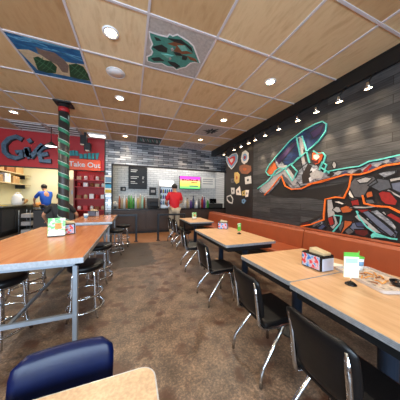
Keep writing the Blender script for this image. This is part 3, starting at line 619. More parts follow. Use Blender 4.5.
t = panel('painted_panel', 0, 7, 'tiledark', 'dark ceiling panel with spiky black drawing by strip-tiled wall')
a, b, c, d = cell(0, 7)
for n in range(9):
    x = a+.08+n*.085; MB().prism([(x, c+.2), (x+.05, c+.5+.12*math.sin(n*2)), (x+.12, c+.62), (x+.06, c+.3)], XY, ZP-.002-.0003*n, ZP+.001).build('painted_spike', 'tilegrey' if n % 2 else 'catteal', t)
t = panel('painted_panel', 2, 5, 'tilegrey', 'grey ceiling panel with black palm leaf drawing')
a, b, c, d = cell(2, 5); cx, cy = (a+b)/2, (c+d)/2
for n in range(9):
    an = n*2*PI/9+.3; u = Vector((math.cos(an), math.sin(an))); w = Vector((-u.y, u.x)); L = .2+.16*((n*7) % 5)/5
    P = [Vector((cx, cy))+q for q in (u*.02, u*L*.5+w*.045, u*L, u*L*.5-w*.045)]
    MB().prism([(p.x, p.y) for p in P], XY, ZP-.002-.0004*n, ZP+.001).build('painted_frond', 'catdark', t)
t = panel('painted_panel', 2, 7, 'vent_print', 'pale speckled ceiling panel nearest the back right corner')
def vent(i, j, label):
    a, b, c, d = cell(i, j)
    t = thing('ceiling_vent', label, 'ceiling vent')
    MB().box(a, b, c, d, ZP, CZ-.0005).build('plate', 'tilegrey', t)
    for n in range(7):
        y = c+.07+n*.115
        MB().box(a+.05, b-.05, y, y+.05, ZP-.012, ZP+.001).build('slat', 'greyp' if n % 2 else 'white_paint', t)
vent(-4, 7, 'slatted grey ceiling vent above the red letter sign')
vent(-3, 7, 'slatted grey ceiling vent behind top of striped pillar')
a, b, c, d = cell(-2, 7)
t = thing('ceiling_fluorescent', 'bright white box light on ceiling over take out sign', 'ceiling light', (0, 0, 0))
MB().box(a+.18, b-.1, c+.28, c+.6, ZP-.05, CZ-.001, .02).build('housing', 'white_paint', t)
MB().box(a+.23, b-.15, c+.32, c+.56, ZP-.056, ZP-.045).build('diffuser', 'lit_white', t)

# ------------------------------------------------------------------ track lights on the black beam
tz = [(1.70, 'first spotlight from the right end of the black beam'), (2.11, 'second spotlight from right end of the black beam'),
      (2.52, 'spotlight over the surfboard tip, third from the right'), (2.94, 'spotlight over the middle of the surfboard'),
      (3.47, 'spotlight over the surfboard tail'), (3.95, 'spotlight over the surfer foot, sixth from right'),
      (4.36, 'spotlight over the planks nearest to the dark wall'), (4.68, 'spotlight where planks meet the dark wall'),
      (5.08, 'spotlight over the oval crest on dark wall'), (5.52, 'spotlight between the oval crest and the shield'),
      (6.25, 'spotlight nearest the back corner, by the shield')]
for y in (1.25, .8): mark_lamp('track_lamp', 'SPOT', (3.27, y, 3.09), 110, (1, .74, .48), .03, (3.5, y, 2.15), .62, 1)
first = None
for y, lab in tz:
    mark_lamp('track_lamp', 'SPOT', (3.27, y, 3.09), 85 if y < 4.5 else 24, (1, .74, .48), .03, (3.5, y-.15, 2.25), .62, 1)
    if first is None:
        first = thing('spotlight', lab, 'spotlight', (3.44, y, 3.385), 0, 'spotlights along the black beam')
        MB().box(-.03, .03, -.03, .03, -.02, .001, .004).build('mount', 'black_paint', first)
        MB().tube([(0, 0, -.01), (-.07, 0, -.09), (-.15, 0, -.185)], .009).build('stem', 'black_paint', first)
        R = Matrix.Translation((-.15, 0, -.185)) @ Matrix.Rotation(math.radians(-12), 4, 'Y')
        MB().lathe([(.0, .01), (.022, .008), (.027, -.03), (.054, -.085), (.049, -.085), (.025, -.04), (0, -.04)], n=16, mtx=R).build('lamp_head', 'chrome', first)
        MB().lathe([(0, -.066), (.046, -.078), (.046, -.084), (0, -.084)], n=16, mtx=R).build('bulb', 'bulb', first)
    else: dup(first, (3.44, y, 3.385), 0, lab)

# ------------------------------------------------------------------ mural and the wall of decals
t = thing('wall_mural', 'painted mural of steel surfer with blue board and motorbike on planks', 'mural')
NM = {}
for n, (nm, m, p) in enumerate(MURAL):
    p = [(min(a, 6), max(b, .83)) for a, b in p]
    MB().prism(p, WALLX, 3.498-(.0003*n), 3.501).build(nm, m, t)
    if nm in ('motorcycle_shadow', 'mural_shadow', 'spray_fleck', 'surfer_highlight'): continue
    MB().ribbon(p+[p[0]], .022, WALLX, 3.4975-(.0003*n), 3.499-(.0003*n)).build('ink_line', 'letter_black', t)
DM = 3.472
for p in MURAL_ORANGE: MB().ribbon([(a, max(b, .84)) for a, b in p], .024, WALLX, DM, 3.499).build('orange_outline', 'orange', t)
for p in MURAL_TEAL: MB().ribbon([(a, max(b, .84)) for a, b in p], .02, WALLX, DM-.001, 3.499).build('teal_outline', 'teal', t)
dm = {'shield': ('bluemark', 'blue and red shield emblem high on the dark wall', 'shield_sign'), 'crest': ('whitep', 'oval pale crest next to the shield on dark wall', 'crest_sign'),
      'map': ('rustp', 'brown map shape under the oval crest on dark wall', 'map_sign'), 'trophy': ('gold', 'gold trophy shape below the shield on dark wall', 'trophy_sign'),
      'emblem': ('whitep', 'white square emblem below the brown map shape', 'emblem_sign'), 'scribble': ('greyp', 'grey scribble left of the gold trophy shape', 'scribble_sign'),
      'skull': ('whitep', 'leftmost white shape in the lower row on dark wall', 'drawing_sign'), 'bell': ('cream', 'cream bell shape in the lower row on dark wall', 'bell_sign'),
      'knot': ('gold', 'gold knot shape in the lower row on dark wall', 'knot_sign'), 'glove': ('cream', 'cream shape nearest planks in lower row on dark wall', 'drawing_sign'),
      'ring': ('whitep', 'white ring low on the dark wall above banquette', 'ring_sign'), 'star': ('bluemark', 'bluish star shape lowest on the dark wall', 'star_sign')}
for nm, p in DECALS:
    m, lab, onm = dm[nm]
    cy = sum(q[0] for q in p)/len(p); cz = sum(q[1] for q in p)/len(p)
    if nm == 'ring':
        o = MB().ribbon(p+[p[0]], .05, WALLX, 3.484, 3.4955).build(onm, m); tag(o, lab, 'wall emblem', 'emblems on the dark wall'); continue
    t = thing(onm, lab, 'wall emblem', (0, 0, 0), 0, 'emblems on the dark wall')
    MB().prism(p, WALLX, 3.482, 3.4955).build('plate', m, t)
    sh = lambda f: [(cy+(a-cy)*f, cz+(b-cz)*f) for a, b in p]
    if nm in ('shield', 'crest'):
        MB().ribbon(p+[p[0]], .03, WALLX, 3.479, 3.485).build('border', 'whitep', t)
        MB().prism(sh(.62), WALLX, 3.478, 3.485).build('field', 'red_p' if nm == 'shield' else 'bluemark', t)
        MB().prism(sh(.3), WALLX, 3.476, 3.485).build('charge', 'whitep' if nm == 'shield' else 'redp', t)
    else:
        MB().prism(sh(.3), WALLX, 3.480, 3.485).build('figure', 'charcoal' if nm not in ('map', 'trophy') else 'rust', t)

# ------------------------------------------------------------------ signs on the rear wall
t = thing('letter_sign', 'steel blue cut letters spelling GIVE on red wall', 'sign')
for L in GIVE:
    b1 = MB(); b2 = MB()
    for s in L:
        b1.ribbon(s, .165, WALLY, 7.745, 7.80); b2.ribbon(s, .125, WALLY, 7.70, 7.75)
    lt = b1.build('letter', 'letter_black', t); b2.build('letter_face', 'letter_blue', lt)
t = thing('teal_letter_sign', 'teal block letter sign above the orange take out sign', 'sign')
for p in TEALSIGN: MB().prism(p, WALLY, 7.735, 7.80).build('letter', 'teal_sign', t)
t = thing('take_out_sign', 'orange sign reading Take Out in white letters', 'sign', (-1.56, 7.7, 2.60))
MB().box(-.5, .48, -.02, .1, -.19, .2, .008).build('board', 'orange_sign', t)
tm = text_mesh('Take Out', .25, .006, .005); tm.transform(Matrix.Translation((-.02, -.024, .0)) @ Matrix.Rotation(PI/2, 4, 'X'))
MB().mesh(tm).build('lettering', 'white_paint', t)
o = thing('poster', 'blue, white and yellow poster sheet on the strip-tiled column', 'poster', (-.82, 7.79, 1.93))
MB().box(-.13, .13, -.012, .01, -.36, .34).build('sheet', 'paper', o)
for z0, z1, m in ((.08, .28, 'bluemark'), (-.14, .06, 'cyan_p'), (-.32, -.2, 'yellow_p'), (.0, .05, 'rust')):
    MB().box(-.11, .1, -.015, .0, z0, z1).build('print', m, o)
def pendant(x, y, z, label, r, m):
    t = thing('pendant_lamp', label, 'pendant lamp', (x, y, z))
    MB().tube([(0, 0, .1), (0, 0, CZ-z-.001)], .01).build('cord', 'black_paint', t)
    MB().lathe([(.03, .12), (.06, .09), (r, .0), (r, -.02), (r-.015, -.02), (.05, .07), (0, .07)], n=24).build('shade', m, t)
    MB().lathe([(0, -.02), (r-.02, -.014), (r-.02, -.006), (0, -.006)], n=24).build('diffuser', 'lit_white', t)
pendant(-2.35, 7.0, 3.02, 'dark pendant lamp with white underside before the letter sign', .17, 'charcoal')
t = thing('hanging_monitor', 'black monitor hanging from the ceiling over teal letters', 'monitor', (-1.47, 7.2, 3.2))
MB().box(-.04, .03, -.02, .02, .2, CZ-3.201).build('pole', 'black_paint', t)
MB().box(-.13, .05, -.12, .12, .0, .3, .01).build('body', 'black_paint', t)
MB().box(-.02, .17, -.14, .10, -.2, .06, .01).build('bracket', 'black_paint', t)
MB().box(-.12, .0, -.13, .0, -.03, .0).build('lamp_strip', 'cream', t)
MB().box(.03, .14, -.15, .0, -.22, -.19).build('lamp_strip', 'cream', t)

# ------------------------------------------------------------------ striped pillar
t = thing('striped_pillar', 'dark pillar wound with green and white spiral stripes', 'pillar', (-1.48, 5.13, 0))
PR = .105
MB().lathe([(PR, 0), (PR, CZ-.04)], n=28).build('shaft', 'pillar_dark', t)
MB().box(-.17, .17, -.17, .17, CZ-.045, CZ-.013, .004).build('cap_plate', 'black_paint', t)
def helix(z0, z1, pitch, w, r0, r1, ph):
    o = bmesh.new(); n = int((z1-z0)/pitch*28); R = []
    for i in range(n+1):
        a = ph - 2*PI*i/28; z = z0+pitch*i/28
        c, s = math.cos(a), math.sin(a)
        R.append([o.verts.new((r*c, r*s, q)) for r, q in ((r0, z), (r1, z), (r1, z+w), (r0, z+w))])
    for A, B in zip(R, R[1:]):
        for j in range(4): o.faces.new((A[j], A[(j+1) % 4], B[(j+1) % 4], B[j]))
    o.faces.new(R[0][::-1]); o.faces.new(R[-1])
    bmesh.ops.recalc_face_normals(o, faces=o.faces)
    m = MB(); m._merge(o); return m
helix(.05, 3.2, .255, .075, PR-.002, PR+.006, 0).build('green_stripe', 'ribbon_green', t)
helix(.125, 3.27, .255, .012, PR-.002, PR+.007, 0).build('white_stripe', 'ribbon_white', t)
helix(3.20, 3.24, .29, .1, PR-.002, PR+.006, 0.2).build('white_stripe', 'ribbon_white', t)
MB().lathe([(PR, 3.40), (PR+.006, 3.40), (PR+.006, 3.5), (PR, 3.5)], n=28).build('red_band', 'red_wall', t)

# ------------------------------------------------------------------ banquette
first = None
for y0, y1, lab in ((-1.2, 2.68, 'rust vinyl banquette bench section under the motorbike mural'), (2.69, 7.45, 'long rust vinyl banquette bench section below surfer and dark wall')):
    t = thing('banquette_bench', lab, 'banquette', (3.0, y0, 0), 0, 'rust banquettes along the right wall')
    L = y1-y0
    MB().box(-.34, .30, .0, L, 0, .36).build('base', 'black_paint', t)
    MB().box(-.40, .26, .005, L-.005, .36, .47, .035, 3).build('seat', 'rust_vinyl', t)
    sh = bmesh.new(); pr = [(.18, .40), (.23, .80), (.26, .845), (.30, .86), (.45, .86), (.46, .845), (.46, .36), (.18, .36)]
    MB().prism(pr, lambda a, b, d: (a, d, b), .004, L-.004).build('backrest', 'rust_vinyl', t)
    MB().tube([(.272, .01, .856), (.272, L-.01, .856)], .008).build('piping', 'rust_vinyl_dark', t)

# ------------------------------------------------------------------ tables
def low_table(x0, x1, y0, y1, label, feet, r=.03, wood='maple', name='dining_table', grp='maple tables along the banquette', bev=True):
    cx, cy = (x0+x1)/2, (y0+y1)/2
    t = thing(name, label, 'table', (cx, cy, 0), 0, grp)
    hx, hy = (x1-x0)/2, (y1-y0)/2
    MB().prism(rrect(-hx, hx, -hy, hy, r), XY, .715, .752).build('tabletop', wood, t)
    ed = MB()
    P = rrect(-hx, hx, -hy, hy, r); P.append(P[0])
    for z in (.714, .724, .734, .744): ed.ribbon(P, .012, XY, z, z+.006)
    ed.ribbon(P, .007, XY, .714, .749)
    ed.build('edge_band', 'alu', t)
    if grp: MB().box(-hx+.05, hx-.06, -hy+.04, hy-.04, .635, .716).build('apron', 'black_paint', t)
    for fx, fy in feet:
        p = MB().lathe([(.055, .03), (.055, .63), (.10, .634), (.10, .714), (0, .714)], (fx, fy, 0), 18).build('pedestal', 'pedestal_blue', t)
        MB().lathe([(0, 0), (.25, 0), (.25, .012), (.06, .04), (0, .04)], (fx, fy, 0), 24).build('base_plate', 'black_paint', p)
    return t
low_table(1.265, 2.29, 1.175, 1.92, 'maple table with steel edge carrying the napkin dispenser, second from front', [(0, 0)])
low_table(1.235, 2.29, .20, 1.158, 'nearest maple table on the right, carrying the food tray', [(-.12, .02)])
low_table(1.33, 2.27, 2.40, 3.85, 'maple table with ribbed steel edge in the middle of banquette', [(.05, -.45), (.05, .45)])
low_table(1.56, 2.32, 4.95, 6.15, 'farthest maple table by the banquette, near the man in red', [(0, 0)])
low_table(-.85, .09, -.10, .775, 'pale laminate table corner beside the blue chair', [(0, -.18)], .05, 'pale_laminate', 'dining_table', None)

def bar_table(x0, x1, y0, y1, label):
    cx, cy = (x0+x1)/2, (y0+y1)/2; hx, hy = (x1-x0)/2, (y1-y0)/2
    t = thing('bar_table', label, 'table', (cx, cy, 0), 0, 'tall wood tables on the left')
    MB().box(-hx+.004, hx-.004, -hy+.004, hy-.004, .855, .902, .003, 1).build('tabletop', 'cherry', t)
    P = [(-hx, -hy), (hx, -hy), (hx, hy), (-hx, hy), (-hx, -hy)]
    MB().ribbon(P, .008, XY, .850, .898).build('edge_band', 'alu', t)
    fr = MB()
    for a, b, c, d in ((-hx+.03, hx-.03, -hy+.03, -hy+.07), (-hx+.03, hx-.03, hy-.07, hy-.03), (-hx+.03, -hx+.07, -hy+.03, hy-.03), (hx-.07, hx-.03, -hy+.03, hy-.03)):
        fr.box(a, b, c, d, .82, .856)
    fr.build('apron', 'steel_grey', t)
    for sx in (-1, 1):
        for sy in (-1, 1):
            X, Y = sx*(hx-.07), sy*(hy-.05)
            l = MB().box(X-.02, X+.02, Y-.02, Y+.02, 0, .83, .004, 1).build('leg', 'steel_grey', t)
            MB().box(X-.03, X+.03, Y-.03, Y+.03, 0, .012).build('foot', 'black_paint', l)
    for sy in (-1, 1):
        Y = sy*(hy-.05); MB().box(-hx+.09, hx-.09, Y-.014, Y+.014, .345, .38).build('foot_rail', 'steel_grey', t)
    MB().box(-.012, .012, -hy+.065, hy-.065, .35, .375).build('stretcher', 'steel_grey', t)
    return t
bar_table(-1.50, -.405, 1.92, 4.02, 'long cherry topped bar table nearest the camera on left')
bar_table(-1.28, -.40, 4.5, 6.2, 'second cherry topped bar table, beside the striped pillar')

# ------------------------------------------------------------------ chairs
def make_chair(label, vinyl, loc, rz, group):
    t = thing('dining_chair', label, 'chair', loc, rz, group)
    MB().box(-.15, .25, -.195, .195, .425, .478, .022, 3).build('seat', vinyl, t)
    bend = lambda a, b: -.145-.16*(b-.45)-.03*(1-(a/.2)**2)+.012*math.cos((b-.5)*9)
    o = bmesh.new(); NX, NZ = 14, 12; fr, bk = [], []
    for r in range(NZ+1):
        z = .485+.345*r/NZ
        hw = .168+.022*r/NZ+.008*math.sin(PI*r/NZ)
        top = max(0, (z-.775)/.055); hw -= .05*(1-math.sqrt(max(0, 1-top*top)))
        low = max(0, (.52-z)/.035); hw -= .03*(1-math.sqrt(max(0, 1-low*low)))
        A, B = [], []
        for c in range(NX+1):
            u = -1+2*c/NX; e = max(abs(u)**6, abs(2*r/NZ-1)**8); th = .02*(1-.75*e)
            A.append(o.verts.new((bend(u*hw, z)+th, u*hw, z))); B.append(o.verts.new((bend(u*hw, z)-th, u*hw, z)))
        fr.append(A); bk.append(B)
    for G, f in ((fr, 0), (bk, 1)):
        for r in range(NZ):
            for c in range(NX):
                q = (G[r][c], G[r][c+1], G[r+1][c+1], G[r+1][c]); o.faces.new(q if f == 0 else q[::-1])
    rim = [(r, 0) for r in range(NZ+1)]+[(NZ, c) for c in range(1, NX+1)]+[(r, NX) for r in range(NZ-1, -1, -1)]+[(0, c) for c in range(NX-1, 0, -1)]
    for k in range(len(rim)):
        (a, c), (d, e) = rim[k], rim[(k+1) % len(rim)]; o.faces.new((fr[a][c], fr[d][e], bk[d][e], bk[a][c]))
    bmesh.ops.recalc_face_normals(o, faces=o.faces)
    for f in o.faces: f.smooth = True
    m = MB(); m._merge(o); m.build('backrest', vinyl, t)
    for s in (-1, 1):
        y = s*.15
        fr_ = [(.20, s*.17, .412), (-.10, s*.165, .412), (-.15, y*1.05, .422), (-.178, y, .45), (-.185, y, .50), (-.205, y, .65), (-.225, y, .795)]
        f_ = MB().tube(fr_, .0145, 10).build('back_frame', 'chrome', t)
        MB().ball((-.214, y, .74), .008).ball((-.205, y*1.0, .60), .008).build('bolt', 'steel_grey', f_)
        MB().tube([(.08, s*.165, .402), (.05, s*.168, .392), (-.16, s*.195, .15), (-.188, s*.2, .10), (-.195, s*.2, 0)], .0145, 10).build('leg', 'chrome', t)
        MB().tube([(.13, s*.165, .402), (.15, s*.168, .39), (.20, s*.19, .12), (.205, s*.19, 0)], .0145, 10).build('leg', 'chrome', t)
    MB().tube([(.17, -.165, .405), (.17, .165, .405)], .01).build('stretcher', 'chrome', t)
    return t
cg = 'black chairs facing the banquette'
c0 = make_chair('nearest black vinyl chair with chrome frame, at food tray table', 'black_vinyl', (1.105, .66, 0), 0, cg)
for x, y, r, lab in ((1.135, 1.33, 0, 'black vinyl chrome chair at the table with the napkin dispenser'),
                     (1.16, 2.42, .05, 'black vinyl chrome chair at the near end of middle table'),
                     (1.20, 3.62, -.04, 'black vinyl chrome chair at the far end of middle table'),
                     (1.38, 5.22, .1, 'black vinyl chrome chair at the near side of farthest maple table'),
                     (1.36, 5.88, .1, 'black vinyl chrome chair before the legs of the man in red')):
    dup(c0, (x, y, 0), r, lab)
bc_ = make_chair('glossy dark navy vinyl chair tucked under the pale laminate table', 'navy_vinyl', (-.232, .665, 0), -PI/2+.05, None); bc_.scale = (1, .92, 1)

def make_stool(label, loc):
    t = thing('bar_stool', label, 'stool', loc, 0, 'black bar stools at the tall tables')
    MB().lathe([(0, .555), (.17, .56), (.195, .575), (.20, .605), (.19, .63), (.15, .638), (0, .625)], n=28).build('seat', 'black_vinyl', t)
    MB().lathe([(.14, .54), (.155, .54), (.155, .562), (.14, .562)], n=24).build('seat_ring', 'chrome', t)
    for k in range(4):
        a = PI/4+k*PI/2; c, s = math.cos(a), math.sin(a)
        MB().tube([(.13*c, .13*s, .552), (.155*c, .155*s, .535), (.165*c, .165*s, .48), (.175*c, .175*s, .22), (.185*c, .185*s, .10), (.225*c, .225*s, .0)], .0145, 8).build('leg', 'chrome', t)
    MB().tube(arc((0, 0, .26), .185, 0, 2*PI*23/24, 23), .0115, 8, True).build('foot_ring', 'chrome', t)
    MB().tube(arc((0, 0, .10), .198, 0, 2*PI*23/24, 23), .014, 8, True).build('foot_ring', 'chrome', t)
    return t
st0 = make_stool('black bar stool tucked under right edge of nearest bar table', (-.52, 2.62, 0))
for x, y, lab in ((-.50, 3.55, 'black bar stool at far right corner of nearest bar table'), (-1.22, 2.43, 'black bar stool on the near left of nearest bar table'),
                  (-1.40, 3.35, 'black bar stool behind another on left side of nearest table'), (-.36, 5.10, 'black bar stool at right side of second bar table, nearer one'),
                  (-.22, 5.85, 'black bar stool at right side of second bar table, farther one')):
    dup(st0, (x, y, 0), .3*x, lab)

# ------------------------------------------------------------------ things on the tables
def dispenser(name, label, loc, rz, face, flyer=False):
    t = thing(name, label, 'napkin dispenser', loc, rz, 'napkin dispensers')
    MB().box(-.112, .112, -.09, .09, 0, .155, .014).build('body', 'black_gloss', t)
    MB().box(-.096, .096, -.094, -.085, .014, .14).build('printed_face', face, t)
    MB().box(-.096, .096, .085, .094, .014, .14).build('printed_face', face, t)
    MB().box(.106, .117, -.076, .076, .006, .125, .003, 1).build('steel_end', 'steel_end', t)
    MB().box(-.08, .08, -.05, .05, .14, .19, .004, 1, Matrix.Rotation(.16, 4, 'Y')).build('napkins', 'beige_p', t)
    return t
D0 = dispenser('napkin_dispenser', 'black napkin dispenser with red and blue printed face, near food tray', (1.795, 1.33, .752), -PI/2-.02, 'ad_print')
dispenser('napkin_dispenser', 'black napkin dispenser with colourful face on middle maple table', (1.98, 3.76, .752), -.5, 'ad_print')
dispenser('napkin_dispenser', 'napkin dispenser behind a green flyer on nearest bar table', (-.90, 3.20, .902), .35, 'ad_print')
dispenser('napkin_dispenser', 'bluish steel napkin dispenser on the second bar table', (-1.0, 5.9, .902), -.35, 'windowp')
def flyer(label, loc, rz, w, h, m, tilt=.15):
    t = thing('table_flyer', label, 'flyer card', loc, rz, 'flyer cards on tables')
    R = Matrix.Rotation(-tilt, 4, 'X')
    MB().box(-w/2, w/2, -.004, .004, .005, h, mtx=R).build('card', m, t)
    MB().box(-w/2+.01, w/2-.01, -.0065, -.003, .008, h*.33, mtx=R).build('caption_panel', 'plastic_white', t)
    MB().box(-w*.1, w*.28, -.0075, -.003, h*.4, h*.72, mtx=R).build('picture_panel', 'food', t)
    MB().box(-w/2-.004, w/2+.004, -.02, .02, 0, .014, .003, 1).build('foot', 'black_paint', t)
    return t
flyer('green flyer card leaning on dispenser on nearest bar table', (-.95, 3.02, .902), .2, .19, .25, 'flyer_green', .12)
flyer('green and yellow flyer card on the farthest maple table', (1.97, 5.75, .752), .15, .16, .22, 'flyer_green', .1)
def stand(label, loc, rz, card, header, w=.1, h=.13):
    t = thing('card_stand', label, 'table card', loc, rz, 'card stands with round black foot')
    MB().lathe([(0, 0), (.042, 0), (.04, .008), (.016, .026), (0, .03)], n=20).build('foot', 'black_gloss', t)
    MB().tube([(0, 0, .025), (0, .0, .07)], .003).build('stem', 'chrome', t)
    MB().box(-w/2, w/2, -.003, .003, .06, .06+h).build('card', card, t)
    MB().box(-w/2-.0005, w/2+.0005, -.0045, .0045, .06+h*.84, .06+h+.001).build('header_band', header, t)
    MB().box(-w*.4, w*.4, -.0052, -.002, .06+h*.58, .06+h*.76).build('picture', 'mint_p' if card == 'card_pale' else header, t)
    return t
stand('small green table card on round foot on middle maple table', (2.0, 3.10, .752), .25, 'plastic_green', 'flyer_green', .09, .15)
stand('white table card with green header in front of food tray', (1.70, .965, .752), -.5, 'card_pale', 'plastic_green', .11, .205)
# the tray of food
TR = Matrix.Translation((2.015, .955, .752)) @ Matrix.Rotation(-.34, 4, 'Z')
t = thing('food_tray', 'white oblong food tray with messy liner on nearest right table', 'tray', TR.translation, -.34)
tb = MB().box(-.18, .16, -.245, .245, 0, .008, .003, 1)
P = rrect(-.18, .16, -.245, .245, .03); tb.ribbon(P+[P[0]], .014, XY, .002, .026)
tb.build('tray_body', 'tray_grey', t)
MB().box(-.165, .145, -.23, .23, .008, .011).build('paper_liner', 'tray_paper', t)
def on_tray(a, b, z=.012): v = TR @ Vector((a, b, z)); return v
q = thing('sauce_bowl', 'black plastic bowl at the near end of food tray', 'bowl', on_tray(.06, -.14))
MB().lathe([(0, 0), (.045, 0), (.062, .034), (.056, .034), (.042, .008), (0, .008)], n=20).build('bowl', 'black_gloss', q)
MB().lathe([(0, .009), (.042, .010), (.046, .016), (0, .018)], n=16).build('sauce', 'charcoal', q)
q = thing('drink_cup', 'white cup with green lid and straw on food tray', 'cup', on_tray(.02, .19))
MB().lathe([(0, 0), (.032, 0), (.042, .12), (0, .12)], n=20).build('cup', 'plastic_white', q)
MB().lathe([(0, .12), (.045, .12), (.045, .132), (.02, .137), (0, .137)], n=20).build('lid', 'plastic_green', q)
MB().tube([(0, 0, .13), (.006, 0, .185)], .004).build('straw', 'plastic_green', q)
MB().lathe([(.0365, .05), (.0385, .05), (.0405, .09), (.0385, .09)], n=20).build('sleeve', 'bluemark', q)
labs = ['long orange fry', 'curved orange fry', 'short browned fry', 'broken browned fry']
spots = ['beside the black bowl', 'in the tray middle', 'by the white cup', 'along the tray rim']
for n in range(12):
    a, b = -.11+.06*(n % 4)+random.uniform(-.01, .01), -.09+.085*(n//4)+random.uniform(-.02, .02)
    an = random.uniform(0, PI); L = .022+.012*(n % 3)
    o = MB().tube([(-L*math.cos(an), -L*math.sin(an), .007), (0, 0, .011+.004*(n % 2)), (L*math.cos(an), L*math.sin(an), .007)], .0065, 6).build('fry', 'food' if n % 3 else 'food_dark', None, on_tray(a, b, .013))
    tag(o, 'small orange brown food scrap scattered on the tray liner', 'food', 'food scraps on the tray')
o = MB()
for n in range(7): o.ball((random.uniform(-.025, .025), random.uniform(-.025, .025), .018+random.uniform(0, .012)), .02, (1, .8, .7), 7)
o = o.build('crumpled_napkin', 'paper', None, on_tray(-.05, .14, .008)); tag(o, 'crumpled white napkin at the far end of food tray', 'napkin')
o = thing('paper_cup', 'white paper cup on the second bar table', 'cup', (-1.03, 5.15, .902))
MB().lathe([(0, 0), (.036, 0), (.05, .13), (.046, .13), (.034, .006), (0, .006)], n=20).build('cup', 'plastic_white', o)
MB().lathe([(.0400, .03), (.0415, .03), (.0475, .10), (.046, .10)], n=20).build('sleeve', 'bluemark', o)
o = MB().box(-.06, .06, -.045, .045, 0, .004).build('loose_napkin', 'paper', None, (2.05, 1.30, .753), .4); tag(o, 'flat white napkin lying beside the near napkin dispenser', 'napkin')

# ------------------------------------------------------------------ servery
t = thing('service_counter', 'dark brown service counter below the servery opening', 'counter', (1.77, 7.7, 0))
MB().box(-2.43, 2.43, .02, .62, .1, .96).build('body', 'counter_brown', t)
MB().box(-2.43, 2.43, .06, .6, 0, .1).build('plinth', 'black_paint', t)
MB().box(-2.44, 2.44, -.03, .66, .96, 1.0, .006).build('worktop', 'black_gloss', t)
for a in (-2.40, -1.20, .02, 1.22):
    MB().box(a, a+1.17, .0, .021, .16, .90, .004, 1).build('front_panel', 'counter_brown', t)
def rail(x0, x1, y, label, posts):
    t = thing('queue_rail', label, 'railing', (x0, y, 0), 0, 'dark queue rails before the counter')
    for p in posts:
        q = MB().box(p-.03, p+.03, -.03, .03, 0, .90, .004, 1).build('post', 'dark_steel', t)
        MB().box(p-.06, p+.06, -.06, .06, 0, .012).build('foot_plate', 'black_paint', q)
    MB().box(0, x1-x0, -.025, .025, .84, .90, .004, 1).build('top_rail', 'dark_steel', t)
rail(-.62, .19, 6.32, 'dark steel queue rail left of the counter gap', [.03, .78])
rail(.83, 1.80, 6.27, 'dark steel queue rail right of the counter gap', [.03, .94])
t = thing('menu_board', 'tall black menu board with chalk writing on servery wall', 'menu board', (.30, 9.36, 2.4))
MB().box(-.43, .42, -.03, .02, -.55, .54, .006).build('board', 'black_paint', t)
for n, (x, w, z) in enumerate([(-.33, .3, .34), (-.33, .25, .26), (-.33, .36, .02), (-.33, .28, -.06), (-.33, .2, -.22), (-.33, .3, -.3), (.2, .08, .02), (.2, .06, -.06), (.2, .08, -.22)]):
    MB().box(x, x+w, -.034, -.025, z, z+.035).build('chalk_line', 'whitep', t)
t = thing('menu_screen', 'bright menu screen with pink to green gradient', 'television', (2.93, 9.36, 2.26))
MB().box(-.58, .58, -.05, .03, -.34, .34, .008).build('bezel', 'black_gloss', t)
MB().box(-.555, .555, -.056, -.045, -.315, .315).build('picture', 'tv_picture', t)
for n in range(7): MB().box(-.45+n*.13, -.45+n*.13+.10, -.060, -.054, .10+.015*(n % 2), .19-.02*(n % 3)).build('headline_mark', 'redd', t)
for z, a, b in ((-.02, .05, .4), (-.2, -.05, .45)): MB().box(a, b, -.060, -.054, z, z+.05).build('caption_mark', 'blue_p' if z < -.1 else 'redd', t)
t = thing('drink_fridge', 'glass door drink fridge behind the man in red', 'fridge', (1.62, 8.95, 0))
MB().box(-.36, -.325, -.04, .4, 0, 2.28).box(.325, .36, -.04, .4, 0, 2.28).box(-.33, .33, -.04, .4, 1.98, 2.28).box(-.33, .33, -.04, .4, 0, .14).box(-.33, .33, .36, .4, .13, 1.99).build('cabinet', 'white_paint', t)
MB().box(-.325, .325, .34, .36, .14, 1.98).build('interior', 'fridge_in', t)
MB().box(-.34, .34, -.06, -.038, 2.0, 2.26, .004, 1).build('lit_header', 'fridge_sign', t)
dfr = MB()
for a, b, c, d in ((-.35, -.31, .12, 1.99), (.31, .35, .12, 1.99), (-.35, .35, .12, .17), (-.35, .35, 1.95, 1.99)): dfr.box(a, b, -.09, -.05, c, d)
dd = dfr.build('door_frame', 'black_paint', t)
MB().box(-.31, .31, -.075, -.068, .17, 1.95).build('pane', 'clear_glass', dd)
MB().tube([(-.29, -.1, 1.0), (-.29, -.12, 1.05), (-.29, -.12, 1.35), (-.29, -.1, 1.4)], .01).build('handle', 'chrome', dd)
for z in (1.12, 1.4, 1.68): MB().box(-.325, .325, 0.0, .3, z-.012, z).build('shelf', 'steel_grey', t)
bc = ['blue_p', 'cyan_p', 'glass_green', 'blue_p', 'purple_p', 'yellow_p']
for r, z in enumerate((1.12, 1.4, 1.68)):
    for n in range(6):
        o = MB().lathe([(0, 0), (.034, 0), (.036, .12), (.014, .17), (.014, .2), (0, .2)], n=10).build('fridge_bottle', bc[(n+r*2) % 6], None, (1.62-.25+n*.1, 9.02, z+.0005))
        tag(o, '%s drink bottle, %s in the %s row of the fridge' % (['blue', 'light blue', 'green', 'dark blue', 'purple', 'yellow'][(n+r*2) % 6], ['first', 'second', 'third', 'fourth', 'fifth', 'last'][n], ['lower', 'middle', 'upper'][r]), 'bottle', 'bottles in the fridge')
def bottle(x, y, h, r, m, label, grp, cap='plastic_white'):
    t = thing('bottle', label, 'bottle', (x, y, 1.0005), 0, grp)
    MB().lathe([(0, 0), (r, 0), (r, h*.62), (r*.45, h*.82), (r*.4, h*.92), (0, h*.92)], n=12).build('body', m, t)
    MB().lathe([(0, h*.92), (r*.5, h*.92), (r*.5, h), (0, h)], n=10).build('cap', cap, t)
